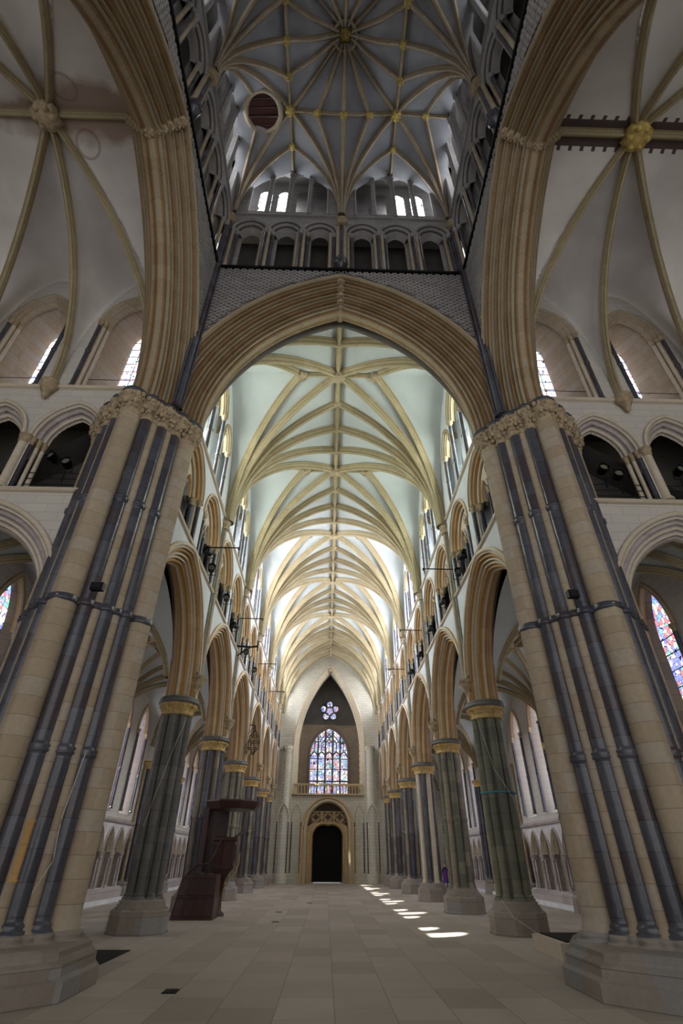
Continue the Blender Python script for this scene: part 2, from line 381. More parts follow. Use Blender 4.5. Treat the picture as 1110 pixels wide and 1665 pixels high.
def boss(mb, x, y, z, r, mi=0):
    n = 16; rows = []
    for i in range(7):
        a = -PI / 2 + PI * i / 6
        rows.append([(x + math.cos(a) * r * (1 + .16 * math.cos(6 * t + i * .9)) * math.cos(t), y + math.cos(a) * r * (1 + .16 * math.cos(6 * t + i * .9)) * math.sin(t), z + .62 * r * math.sin(a)) for t in [2 * PI * j / n for j in range(n)]])
    mb.grid(rows, mi, True, closed=True)
    for j in range(6):
        t = 2 * PI * j / 6; lathe(mb, x + .62 * r * math.cos(t), y + .62 * r * math.sin(t), [(.02, z - .66 * r), (r * .26, z - .5 * r), (r * .28, z - .2 * r)], 6, mi)
def prof_rise(H, s):
    R = (H * H + s * s) / (2 * s)
    return lambda t: math.sqrt(max(0, R * R - (R - s * min(1, max(0, t))) ** 2))
ORD = ['first', 'second', 'third', 'fourth', 'fifth', 'sixth', 'seventh', 'eighth', 'ninth', 'tenth', 'eleventh', 'twelfth']

# ================================================================== layout
AX = 6.53                     # arcade centre
FX = 5.95                     # nave wall face
B = 8.15
YB = [13.8 + B * k for k in range(6)] + [59.55, 64.05]
BAYS = [((YB[i] + YB[i + 1]) / 2, (YB[i + 1] - YB[i]) / B) for i in range(7)]
HB = B / 2
ZT, ZC, ZS, ZR = 12.6, 17.0, 16.75, 24.1        # triforium string, clerestory string, vault spring, ridge
SIDES = ((1, 'right'), (-1, 'left'))

# ------------------------------------------------------------------ floor
mb = MB(); mb.box(-30, 30, -8, 66.5, -0.4, 0.0); struct(mb.build('floor', 'floor'))

# ------------------------------------------------------------------ nave walls (one bay, right hand side, copied)
TN = lambda u, d, z: (FX + d, u, z)
ARC = dict(s=3.25, h=4.0, zs=7.6); AR = 0.65
TRI = [(-1.98, 1.35, 1.5, 0.34, 14.75, ZT), (1.98, 1.35, 1.5, 0.34, 14.75, ZT)]
CLE = [(-1.85, .7, 1.0, .12, 20.4, ZC), (0, .76, 1.25, .12, 21.4, ZC), (1.85, .7, 1.0, .12, 20.4, ZC)]
fN = prof_rise(ZR - ZS, 5.85)
def nave_wall():
    mb = MB()
    for d in (0.0, 1.16):
        holed(mb, TN, -HB, HB, 7.6, ZT, d, [(0, 3.4, 4.2, AR, 7.6, 7.6)], 0)
    # triforium storey
    holed(mb, TN, -HB, HB, ZT, ZC, 0.0, TRI, 0)
    holed(mb, TN, -HB, HB, ZT, ZC, 0.95, [(u, s, h, 0.0, z, b) for u, s, h, r, z, b in TRI], 0)
    mb.box(FX, FX + 1.2, -HB, HB, ZT - .04, ZT, 0)
    # clerestory storey: inner screen and outer wall
    holed(mb, TN, -HB, HB, ZC, ZR + .15, 0.0, CLE, 1)
    holed(mb, TN, -HB, HB, ZC, ZR + .15, 0.45, [(u, s, h, 0, z, b) for u, s, h, r, z, b in CLE], 1)
    out = [(u, s * .9, h, 0, z - .2, 17.5) for u, s, h, r, z, b in CLE]
    holed(mb, TN, -HB, HB, ZC - 1, ZR + .15, 1.25, out, 1)
    for o_ in out: reveal(mb, TN, o_, 1.25, 1.5, 1)
    mb.box(FX, FX + 1.3, -HB, HB, ZC - .04, ZC - .01, 1)
    # soffit over the wall passage
    mb.box(FX + .45, FX + 1.3, -HB, HB, 23.6, 23.7, 1)
    return mb.build('wall_right', ['spandrel', 'spandrel'])
def nave_trim():
    mb = MB()
    for z, dz in ((ZT, .12), (ZC, .10)):
        rows = [[(FX + a, y, z + b) for a, b in ((.02, -dz), (-.1, -dz * .6), (-.13, 0), (-.1, dz * .5), (.02, dz * .8))] for y in (-HB, HB)]
        mb.grid(rows, 0, False)
    return mb.build('trim_1', 'cream')
def arcade_arch():
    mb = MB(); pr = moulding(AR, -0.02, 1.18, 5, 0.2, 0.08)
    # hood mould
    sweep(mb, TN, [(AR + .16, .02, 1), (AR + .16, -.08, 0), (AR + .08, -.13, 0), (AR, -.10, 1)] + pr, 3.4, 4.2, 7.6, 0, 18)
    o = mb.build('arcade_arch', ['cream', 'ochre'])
    return tag(o, 'x', 'arch')
def triforium():
    t = thing('triforium_bay', 'x', 'triforium arcade')
    for uc, s, h, r, zs, zb in TRI:
        mb = MB(); pr = [(r + .12, .02, 1), (r + .12, -.06, 0), (r, -.08, 1)] + moulding(r, -.02, .45, 3, 0, .035, both=False, np_=3)
        sweep(mb, TN, pr, s, h, zs, uc, 12)
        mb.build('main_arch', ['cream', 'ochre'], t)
        # plate tracery with two lancets
        mb = MB(); sub = [(uc - .63, .44, .75, .1, zs + .02, zs), (uc + .63, .44, .75, .1, zs + .02, zs)]
        top = lambda u, uc=uc, s=s, h=h, zs=zs: zs + arch_top(s, h, .0, u - uc)
        for d in (.42, .62): holed(mb, TN, uc - s, uc + s, zs, top, d, sub, 0, .15)
        for q in sub:
            sweep(mb, TN, [(.12, .36, 0), (.05, .34, 1), (0, .42, 0), (0, .64, 0)], q[1], q[2], q[4], q[0], 8)
        # foiled opening ring above the lancets
        for j in range(5):
            a = PI / 2 + j * 2 * PI / 5
            lathe_c = (uc + .14 * math.cos(a), zs + 1.1 + .14 * math.sin(a))
            pts = [TN(lathe_c[0] + .11 * math.cos(b), .40, lathe_c[1] + .11 * math.sin(b)) for b in [2 * PI * i / 10 for i in range(11)]]
            tube(mb, pts, .025, 5, 0)
        mb.build('tracery', ['cream', 'ochre'], t)
        # shafts with capitals
        for (du, dd, rr, mt) in ((-s - .14, .02, .09, 'marble'), (s + .14, .02, .09, 'marble'), (-s + .02, .3, .11, 'marble'), (s - .02, .3, .11, 'marble'), (-s - .08, .18, .08, 'cream'), (s + .08, .18, .08, 'cream'), (-.1, .45, .085, 'marble'), (.1, .45, .085, 'marble'), (0, .62, .1, 'marble'), (0, .3, .06, 'marble')):
            mb = MB(); shaft(mb, FX + dd, uc + du, rr, zb, zs - .32, (), 10); sh_ = mb.build('shaft', mt, t)
            mb = MB(); capital(mb, FX + dd, uc + du, rr, zs - .34, .36, 12, 0, 1.7); mb.build('capital', 'foliage', sh_)
    return t
def clerestory(gm='gclere'):
    t = thing('clerestory_window', 'x', 'window')
    for uc, s, h, r, zs, zb in CLE:
        mb = MB(); sweep(mb, TN, [(r + .12, .02, 1), (r + .12, -.05, 0), (r, -.07, 1)] + moulding(r, -.02, .45, 2, .1, .03, np_=3), s, h, zs, uc, 10)
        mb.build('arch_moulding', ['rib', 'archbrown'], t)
        mb = MB(); pane(mb, TN, (uc, s * .9, h, 0, zs - .2, 17.5), 1.38); mb.build('glass', gm, t)
        mb = MB()
        for z in [17.9 + .55 * i for i in range(int((zs - 17.9) / .55) + 1)]:
            mb.box(FX + 1.33, FX + 1.36, uc - s * .9, uc + s * .9, z, z + .03)
        mb.build('glazing_bar', 'iron', t)
    for u, z, k in ((-2.66, 20.4, 1), (-1.07, 20.4, 1), (-.88, 21.4, 1), (.88, 21.4, 1), (1.07, 20.4, 1), (2.66, 20.4, 1)):
        mb = MB(); shaft(mb, FX + .1, u, .10, ZC, z - .3, (18.7,), 10); sh_ = mb.build('shaft', 'marble', t)
        mb = MB(); capital(mb, FX + .1, u, .10, z - .32, .34, 12, 0, 1.7); mb.build('capital', 'foliage', sh_)
    return t
def wall_shaft():
    t = thing('wall_shaft', 'x', 'wall shaft')
    for dy, dx, r in ((0, -.12, .1), (-.17, -.02, .075), (.17, -.02, .075)):
        mb = MB(); shaft(mb, FX + dx, dy, r, 8.5, 16.3, (ZT,), 10); mb.build('shaft', 'pier' if dy == 0 else 'greenpier', t)
    mb = MB(); lathe(mb, FX - .05, 0, [(.03, 7.7), (.09, 7.8), (.12, 8.0), (.2, 8.15), (.33, 8.33), (.26, 8.38), (.37, 8.43), (.37, 8.56)], 14, 0, lambda a, z: 1 + .1 * math.cos(5 * a) * (z < 8.3)); mb.build('corbel', 'foliage', t)
    mb = MB(); capital(mb, FX - .06, 0, .2, 16.25, .5, 16, 0, 1.5); mb.build('capital', 'foliage', t)
    return t
def pier_proto(kind):
    t = thing('arcade_pier', 'x', 'pier')
    mb = MB(); R = 1.02
    lathe(mb, AX, 0, [(R, 0), (R, .06), (R * .97, .08), (R * .96, .6), (R * .9, .66)], 8, 0, None, False, PI / 8)
    lathe(mb, AX, 0, [(.86, .64), (.88, .68), (.8, .72), (.82, .76), (.74, .8), (.78, .86), (.66, .92), (.5, .94)], 32, 0, lambda a, z: 1 + .02 * math.cos(8 * a))
    mb.build('base', 'base', t)
    two = {'green': ('greenpier', 'greenpier'), 'olive': ('greenpier', 'pier2'), 'alt': ('cream', 'marble'), 'dark': ('marble', 'pier2'), 'alt2': ('marble', 'pier2'), 'slate': ('slate', 'slate')}[kind]
    mb = MB(); lathe(mb, AX, 0, [(.44, .9), (.44, 7.0)], 16, 0); mb.build('core', 'slate', t)
    ann = () if kind in ('green', 'slate', 'alt') else (3.8,)
    for k in range(8):
        a = k * PI / 4 + PI / 8 * (kind == 'alt'); card = k % 2 == 0
        r, D = (.165, .475) if card else (.145, .47)
        mb = MB(); shaft(mb, AX + D * math.cos(a), D * math.sin(a), r, .9, 7.0, ann, 16); mb.build('shaft', two[0] if card else two[1], t)
    mb = MB(); lob = lambda a, z: 1 + .05 * abs(math.cos(4 * a)) + (.03 * math.cos(24 * a) if 7.02 < z < 7.3 else 0)
    lathe(mb, AX, 0, [(.62, 6.9), (.66, 6.94), (.6, 6.98), (.62, 7.08), (.67, 7.2), (.75, 7.32), (.72, 7.36)], 96, 0, lob)
    for z, rr, n in ((7.12, .64, 24), (7.26, .73, 28)):
        for i in range(n):
            a = 2 * PI * (i + .5 * (z > 7.2)) / n; knob(mb, AX + rr * math.cos(a), rr * math.sin(a), z, .05 + .015 * (i % 3 == 0))
    mb.build('capital', 'capgold', t)
    mb = MB(); lathe(mb, AX, 0, [(.74, 7.34), (.82, 7.38), (.82, 7.44), (.76, 7.48), (.8, 7.54), (.74, 7.6)], 48, 0, lambda a, z: 1 + .04 * abs(math.cos(4 * a))); mb.build('abacus', 'slate', t)
    return t
def nave_vault():
    """webs of one bay (structure) and its ribs (thing)"""
    xs = [5.97] + [5.85 * (1 - (i / 20) ** 1.8) for i in range(21)]; ys = [HB * (1 - (i / 18) ** 1.8) for i in range(19)]
    zf = lambda x, y: ZS + fN(max((5.85 - abs(x)) / 5.85, (HB - abs(y)) / HB))
    mb = MB()
    for sx in (1, -1):
        for sy in (1, -1):
            mb.grid([[(sx * x, sy * y, zf(x, y)) for y in ys] for x in xs])
    web = mb.build('ceiling', 'web')
    t = thing('vault_ribs', 'x', 'vault ribs')
    def rib(a, b, k=1.3, n=18):
        q = [0] + [(i / n) ** 1.7 for i in range(1, n + 1)]
        mb = MB(); ribsweep(mb, [(a[0] + (b[0] - a[0]) * f, a[1] + (b[1] - a[1]) * f, zf(a[0] + (b[0] - a[0]) * f, a[1] + (b[1] - a[1]) * f)) for f in q], k)
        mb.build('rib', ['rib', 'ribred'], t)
    for sx in (1, -1):
        rib((sx * 5.85, -HB), (0, -HB), 1.4)
        for sy in (1, -1):
            a = (sx * 5.85, sy * HB)
            rib(a, (0, sy * HB * .5)); rib(a, (0, 0)); rib(a, (sx * 2.05, 0))
        mb = MB(); ribsweep(mb, [(0, 0, ZR), (sx * 2.05, 0, ZR)], 1.0); mb.build('rib', ['rib', 'ribred'], t)
    mb = MB(); ribsweep(mb, [(0, -HB, ZR), (0, 0, ZR), (0, HB, ZR)], 1.15); mb.build('ridge_rib', ['rib', 'ribred'], t)
    for x, y, r in ((0, 0, .42), (2.05, 0, .34), (-2.05, 0, .34), (0, -HB, .26), (0, -HB / 2, .26), (0, HB / 2, .26)):
        mb = MB(); boss(mb, x, y, ZR - .22, r); mb.build('boss', 'foliage', t)
    return web, t

# ------------------------------------------------------------------ aisles (one bay, right hand side)
WX = 12.6
TA = lambda u, d, z: (WX + d, u, z)
AW = [(-1.75, .62, 1.35, .25, 9.0, 4.3), (1.75, .62, 1.35, .25, 9.0, 4.3)]
AW1 = [(.2, .8, 1.9, .12, 9.3, 4.3)]
def aisle_wall(AW=AW, dp=.95):
    mb = MB()
    dz = [(-3.26 + 1.63 * i, .6, 1.1, .08, 2.35, .72) for i in range(5)]
    holed(mb, TA, -HB, HB, 0, 3.9, 0, dz, 3, .2)
    for q in dz: reveal(mb, TA, q, 0, .28, 1, 8)
    mb.add([TA(-HB, .28, 0), TA(HB, .28, 0), TA(HB, .28, 3.9), TA(-HB, .28, 3.9)], [(0, 1, 2, 3)], 2, False)
    holed(mb, TA, -HB, HB, 3.9, 12.7, 0.12, AW, 0)
    for uc, s, h, r, zs, zb in AW:
        reveal(mb, TA, (uc, s, h, r, zs, zb), .12, dp, 2 if dp < .9 else 0, 10, (uc, s * .78, h, 0, zs, zb + .3))
    mb.add([TA(-HB, -.2, .0), TA(HB, -.2, 0), TA(HB, -.2, .6), TA(-HB, -.2, .6)], [(0, 1, 2, 3)], 1, False)
    mb.add([TA(-HB, -.2, .6), TA(HB, -.2, .6), TA(HB, .05, .72), TA(-HB, .05, .72)], [(0, 1, 2, 3)], 1, False)
    return mb.build('wall_right', ['wall', 'dado', 'pier2', 'dadowhite'])
def aisle_trim():
    mb = MB()
    rows = [[(WX + a, y, 3.9 + b) for a, b in ((.1, -.14), (-.1, -.1), (-.14, 0), (.12, .14))] for y in (-HB, HB)]
    mb.grid(rows, 0, False)
    mb.box(WX - .34, WX - .2, -HB, HB, 0, .2, 1)
    return mb.build('trim_2', ['dado', 'white'])
def dado():
    t = thing('blind_arcade', 'x', 'blind arcade')
    for i in range(5):
        u = -3.26 + 1.63 * i
        mb = MB(); sweep(mb, TA, [(.16, .02, 0), (.16, -.08, 0), (.08, -.1, 1), (.06, -.02, 0), (.0, .0, 1), (-.03, .12, 0), (-.09, .14, 1), (-.12, .26, 0)], .6, 1.1, 2.35, u, 8)
        mb.build('arch_moulding', ['dado', 'archbrown'], t)
    for i in range(6):
        u = -3.26 + 1.63 * (i - .5)
        if abs(u) > HB: u = HB * (1 if u > 0 else -1) * .99
        mb = MB(); shaft(mb, WX - .06, u, .085, .72, 2.1, (), 10)
        shaft(mb, WX + .06, u - .12, .06, .72, 2.1, (), 8); shaft(mb, WX + .06, u + .12, .06, .72, 2.1, (), 8); sh_ = mb.build('shaft', 'dado', t)
        mb = MB(); capital(mb, WX - .0, u, .14, 2.08, .28, 12, 0, 1.5); mb.build('capital', 'dado', sh_)
    return t
def aisle_window(side_mat, AW=AW, dp=.95):
    t = thing('aisle_window', 'x', 'window')
    for uc, s, h, r, zs, zb in AW:
        mb = MB(); pane(mb, TA, (uc, s * .78, h, 0, zs, zb + .3), dp - .05); mb.build('glass', side_mat, t)
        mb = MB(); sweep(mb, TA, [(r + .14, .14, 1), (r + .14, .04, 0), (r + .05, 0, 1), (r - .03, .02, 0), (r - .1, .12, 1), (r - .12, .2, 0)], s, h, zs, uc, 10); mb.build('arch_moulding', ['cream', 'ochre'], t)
        for sd in (-1, 1):
            mb = MB(); shaft(mb, WX + .02, uc + sd * (s + r + .02), .085, zb + .1, zs - .25, (6.4,), 10); sh_ = mb.build('shaft', 'marble', t)
            mb = MB(); capital(mb, WX + .02, uc + sd * (s + r + .02), .085, zs - .27, .3, 12, 0, 1.6); mb.build('capital', 'foliage', sh_)
        mb = MB()
        for i in range(8): mb.box(WX + dp - .09, WX + dp - .07, uc - s * .78, uc + s * .78, zb + .7 + i * .6, zb + .73 + i * .6)
        mb.build('glazing_bar', 'iron', t)
    return t
def aisle_pier():
    t = thing('aisle_wall_pier', 'x', 'wall pier')
    mb = MB(); lathe(mb, WX, 0, [(.72, 0), (.7, .6), (.6, .7), (.64, .8), (.52, .95)], 8, 0, None, False, PI / 8); mb.build('base', 'base', t)
    for a, r in ((PI, .17), (PI * .72, .13), (PI * 1.28, .13), (PI / 2, .11), (-PI / 2, .11)):
        mb = MB(); shaft(mb, WX + .36 * math.cos(a), .38 * math.sin(a), r, .9, 7.1, (3.9,), 12); mb.build('shaft', 'marble' if r > .12 else 'pier', t)
    mb = MB(); capital(mb, WX - .05, 0, .42, 7.05, .5, 24, 0, 1.3); mb.build('capital', 'capgold', t)
    return t
def aisle_vault():
    x0, x1 = 7.1, WX + .14; xc = (x0 + x1) / 2; hx = (x1 - x0) / 2; fz = prof_rise(4.2, 3.3)
    zf = lambda x, y: 7.6 + fz(max((hx - abs(x - xc)) / hx, (HB - abs(y)) / HB))
    q = [(i / 14) ** 1.7 for i in range(15)]
    mb = MB()
    for sx in (1, -1):
        for sy in (1, -1):
            mb.grid([[(xc + sx * hx * (1 - a), sy * HB * (1 - b), zf(xc + sx * hx * (1 - a), sy * HB * (1 - b))) for b in q] for a in q])
    # gallery floor, back wall and lean-to roof above the vault
    mb.add([(7.0, -HB, 12.45), (7.0, HB, 12.45), (13.2, HB, 12.45), (13.2, -HB, 12.45)], [(0, 1, 2, 3)], 1, False)
    mb.add([(13.2, -HB, 12.4), (13.2, HB, 12.4), (6.9, HB, 17.3), (6.9, -HB, 17.3)], [(0, 1, 2, 3)], 1, False)
    web = mb.build('ceiling', ['web', 'dark'])
    t = thing('aisle_vault_ribs', 'x', 'vault ribs')
    def rib(a, b, k=.8):
        mb = MB(); ribsweep(mb, [(a[0] + (b[0] - a[0]) * f, a[1] + (b[1] - a[1]) * f, zf(a[0] + (b[0] - a[0]) * f, a[1] + (b[1] - a[1]) * f)) for f in q], k); mb.build('rib', ['rib', 'ribred'], t)
    for xx in (x0 + .1, x1 - .1):
        rib((xx, -HB), (xc, -HB)); 
        for sy in (1, -1): rib((xx, sy * HB), (xc, 0)); rib((xx, sy * HB), (xc, sy * HB / 2))
    mb = MB(); ribsweep(mb, [(xc, -HB, 11.8), (xc, HB, 11.8)], .7); mb.build('ridge_rib', ['rib', 'ribred'], t)
    mb = MB(); boss(mb, xc, 0, 11.6, .25); mb.build('boss', 'foliage', t)
    return web, t

windeep = aisle_window('gdeep', AW1, .5)
protos = dict(wall=struct(nave_wall()), trim=struct(nave_trim()), arch=arcade_arch(), tri=triforium(), cle=clerestory(), cle1=clerestory('gclere1'), shaft=wall_shaft(),
              aw=struct(aisle_wall()), aw1=struct(aisle_wall(AW1, .5)), at=struct(aisle_trim()), dado=dado(), win=aisle_window('gaislew'), winl=aisle_window('gaisle'), apier=aisle_pier())
web, ribs = nave_vault(); struct(web); aweb, aribs = aisle_vault(); struct(aweb)
used = set()
def put(key, o, loc, scale, label=None, group=None):
    fresh = key not in used; used.add(key)
    c = place(o, loc, scale, 0, label, group, fresh)
    return c
for k, (yc, ky) in enumerate(BAYS):
    q = ORD[k]
    put('web', web, (0, yc, 0), (1, ky, 1)); put('ribs', ribs, (0, yc, 0), (1, ky, 1), f'carved stone ribs and bosses of the {q} nave vault bay counted from the crossing', 'ribs of the nave vault')
    for s, side in SIDES:
        L = lambda n, o, lab=None, g=None: put(n, o, (0, yc, 0), (s, ky, 1), lab, g)
        wo = L('wall', protos['wall']); wo.name = 'wall_' + side
        L('trim', protos['trim'])
        L('arch', protos['arch'], f'moulded ochre and cream pointed arch, {q} of the {side} nave arcade from the crossing', 'nave arcade arches')
        L('tri', protos['tri'], f'{side} triforium arches with dark shafts in the {q} nave bay from the crossing', 'triforium bays of the nave')
        L('cle1' if k < 2 else 'cle', protos['cle1' if k < 2 else 'cle'], f'bright triple lancet clerestory window in the {q} {side} nave bay from the crossing', 'clerestory windows of the nave')
        wa = L('aw1', protos['aw1']) if k == 0 else L('aw', protos['aw']); wa.name = 'wall_' + side
        L('at', protos['at'])
        L('dado', protos['dado'], f'blind arcading low on the {side} aisle wall in the {q} bay from the crossing', 'blind arcading of the aisles')
        if k == 0: place(windeep, (0, yc, 0), (s, ky, 1), 0, f'richly coloured stained glass lancets in the {side} aisle seen through the transept arch', None, s > 0)
        elif s > 0: L('win', protos['win'], f'pair of pale glazed lancets in the right aisle, {q} bay from the crossing', 'aisle windows')
        else: L('winl', protos['winl'], f'pair of coloured glass lancets in the left aisle, {q} bay from the crossing', 'aisle windows')
        put('aweb', aweb, (0, yc, 0), (s, ky, 1))
        L('aribs', aribs, f'vault ribs over the {side} aisle in the {q} bay from the crossing', 'ribs of the aisle vaults')
        if k < 6:
            yb = YB[k + 1]
            put('shaft', protos['shaft'], (0, yb, 0), (s, 1, 1), f'triple wall shaft on a carved corbel above the {q} {side} nave pier', 'wall shafts of the nave')
            put('apier', protos['apier'], (0, yb, 0), (s, 1, 1), f'shafted half pier on the {side} aisle wall facing the {q} nave pier', 'half piers of the aisle walls')
kinds = {(1, 0): 'green', (-1, 0): 'slate', (1, 1): 'olive', (-1, 1): 'dark', (1, 2): 'alt', (-1, 2): 'olive'}
pp = {}
for s, side in SIDES:
    for k in range(6):
        kd = kinds.get((s, k), 'alt2')
        fresh = kd not in pp
        if fresh: pp[kd] = pier_proto(kd)
        desc = {'green': 'olive green', 'alt': 'pale and dark striped', 'dark': 'dark marble', 'alt2': 'dark and brown striped', 'slate': 'slate grey', 'olive': 'green and brown'}[kd]
        place(pp[kd], (0, YB[k + 1], 0), (s, 1, 1), 0, f'{desc} clustered nave pier, {ORD[k]} on the {side} side from the crossing', 'piers of the nave arcade', fresh)

# ------------------------------------------------------------------ crossing piers
PX, PY = 7.1, 13.35
def dia(a, p=1.22): return 1.0 / (abs(math.cos(a)) ** p + abs(math.sin(a)) ** p) ** (1 / p)
def crossing_pier():
    t = thing('crossing_pier', 'x', 'pier')
    CS = []                                   # shaft circles (x, y, r, material)
    for k in range(4):
        a = k * PI / 2; b = a + PI / 2
        CS.append((1.44 * math.cos(a), 1.44 * math.sin(a), .36, 'corner'))
        A = Vector((1.42 * math.cos(a), 1.42 * math.sin(a))); Bv = Vector((1.42 * math.cos(b), 1.42 * math.sin(b))); nrm = (A + Bv).normalized()
        for j, f in enumerate((.235, .37, .5, .63, .765)):
            P = A.lerp(Bv, f) + nrm * (.16 + .07 * math.sin(PI * f) + (.03 if j % 2 == 0 else 0))
            CS.append((P.x, P.y, .2 if j == 2 else .185 if j % 2 == 0 else .165, 'marble' if j % 2 == 0 else 'pier'))
    def reach(a, add=0.0):
        dx, dy = math.cos(a), math.sin(a); best = 1.0
        for x, y, r, _ in CS:
            p = x * dx + y * dy; q = abs(-x * dy + y * dx); rr = r + add
            if q < rr and p > 0: best = max(best, p + math.sqrt(rr * rr - q * q))
        return best
    NA = 192
    SM = [min(reach(2 * PI * (i + j) / NA, .0) for j in (0,)) for i in range(NA)]
    def band(zr, n=NA, f=lambda a, z: 0.0):
        rows = []
        for add, z in zr: rows.append([((reach(2 * PI * i / n) + add + f(2 * PI * i / n, z)) * math.cos(2 * PI * i / n), (reach(2 * PI * i / n) + add + f(2 * PI * i / n, z)) * math.sin(2 * PI * i / n), z) for i in range(n)])
        m = MB(); m.grid(rows, 0, True, closed=True); m.add(rows[0], [tuple(range(n))], 0, False); m.add(rows[-1], [tuple(range(n))], 0, False); return m
    V = [(-2.36, -1.45), (-2.36, .25), (-1.75, 1.5), (-.9, 2.1), (.9, 2.1), (2.3, .9), (2.3, -1.4), (.9, -2.65), (-1.15, -2.65)]
    mb = MB(); rows = []
    for k, z in ((1, 0), (1, .28), (.965, .31), (.955, .33), (.955, .5), (.91, .54), (.9, .58), (.9, .66), (.86, .7)):
        rows.append([(x * k, -.2 + (y + .2) * k, z) for x, y in V])
    mb.grid(rows, 0, False, closed=True); mb.add(rows[-1], [tuple(range(9))], 0, False)
    mb.build('base', 'base', t)
    band([(.22, .62), (.24, .66), (.22, .72), (.12, .74), (.16, .78), (.14, .84), (.02, .87)]).build('base_moulding', 'base', t)
    mb = MB(); lathe(mb, 0, 0, [(1.42, .8), (1.42, 14.3)], 32, 0, lambda a, z: dia(a, 1.12)); mb.build('core', 'pier', t)
    for x, y, r, mt in CS:
        mb = MB()
        if mt == 'corner':
            a = math.atan2(y, x)
            lathe(mb, x, y, [(r * 1.1, .8), (r * 1.1, .92), (r, .98), (r, 1.1), (r, 14.3)], 24, 0, lambda b, z, a=a: 1 + .13 * max(0, math.cos(b - a)) ** 30)
            mb.build('corner_shaft', 'pier', t)
        else:
            shaft(mb, x, y, r, .82, 14.3, (4.05, 10.9) if mt == 'marble' else (), 16); mb.build('shaft', mt, t)
    band([(-.02, 7.38), (.05, 7.41), (.07, 7.46), (.03, 7.5), (.06, 7.55), (-.02, 7.6)]).build('annulet', 'marble', t)
    def fol(a, z):
        k = math.sin(PI * (z - 14.25) / .85) if 14.25 < z < 15.1 else 0
        return k * (.10 * noise.noise(Vector((math.cos(a) * 7, math.sin(a) * 7, z * 5))) + .07 * noise.noise(Vector((math.cos(a) * 18, math.sin(a) * 18, z * 12))))
    _m = band([(0.0, 14.2), (.05, 14.24), (0.0, 14.3)] + [(.02 + .2 * math.sin(i / 9 * PI / 2) ** 2 + (.05 if i in (4, 5, 8) else 0), 14.35 + .072 * i) for i in range(10)], 300, fol); cap = _m
    for z, add, n, rr in ((14.46, .07, 66, .065), (14.62, .14, 62, .075), (14.78, .17, 66, .07), (14.93, .22, 70, .075)):
        for i in range(n):
            a = 2 * PI * (i + random.uniform(-.3, .3)) / n; q = max(reach(a - .1), reach(a), reach(a + .1)) * .4 + reach(a) * .6 + add - .03
            knob(cap, q * math.cos(a), q * math.sin(a), z + random.uniform(-.03, .03), rr * random.uniform(.75, 1.25))
    cap.build('capital', 'foliage', t)
    band([(.12, 15.0), (.23, 15.04), (.24, 15.1), (.14, 15.14), (.2, 15.2), (.1, 15.28)]).build('abacus', 'marble', t)
    return t
cp = crossing_pier()
place(cp, (PX, PY, 0), (1, 1, 1), 0, 'huge crossing pier at the right with pale corner shafts and dark marble shafts', None, True)
place(cp, (-PX, PY, 0), (-1, 1, 1), 0, 'huge crossing pier at the left with pale corner shafts and dark marble shafts')

# ------------------------------------------------------------------ tower (local frame centred on the crossing)
TCY = 6.6; TH = 5.9; ZL = 24.95
def TW(u, d, z): return (u, TH + d, z)           # wall on the +y side of the local frame, d outwards
CR = dict(s=5.2, h=7.75, zs=15.25)
def crossing_arch():
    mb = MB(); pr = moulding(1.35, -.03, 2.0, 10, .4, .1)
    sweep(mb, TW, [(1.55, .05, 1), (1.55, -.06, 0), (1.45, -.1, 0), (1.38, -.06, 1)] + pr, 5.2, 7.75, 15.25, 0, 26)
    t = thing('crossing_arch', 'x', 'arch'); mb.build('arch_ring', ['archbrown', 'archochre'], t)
    mb = MB()
    for i in range(11):
        f = i / 10; z = 15.25 + 7.72 + 1.1 * abs(2 * f - 1) ** 1.2
        boss(mb, 0, TH + .05 + 1.9 * f, z, .2)
    mb.build('keystone', 'foliage', t)
    return t
ca = crossing_arch()
ca.location = (0, TCY, 0); ca['label'] = 'great moulded crossing arch opening into the nave, straight ahead'
for s, side in SIDES:
    c = copy_tree(ca); c.rotation_euler = (0, 0, -s * PI / 2); c['label'] = f'great moulded crossing arch opening into the {side} transept'
UZ = lambda x: 35.6 if 2 < abs(x) < 4 else 35.15
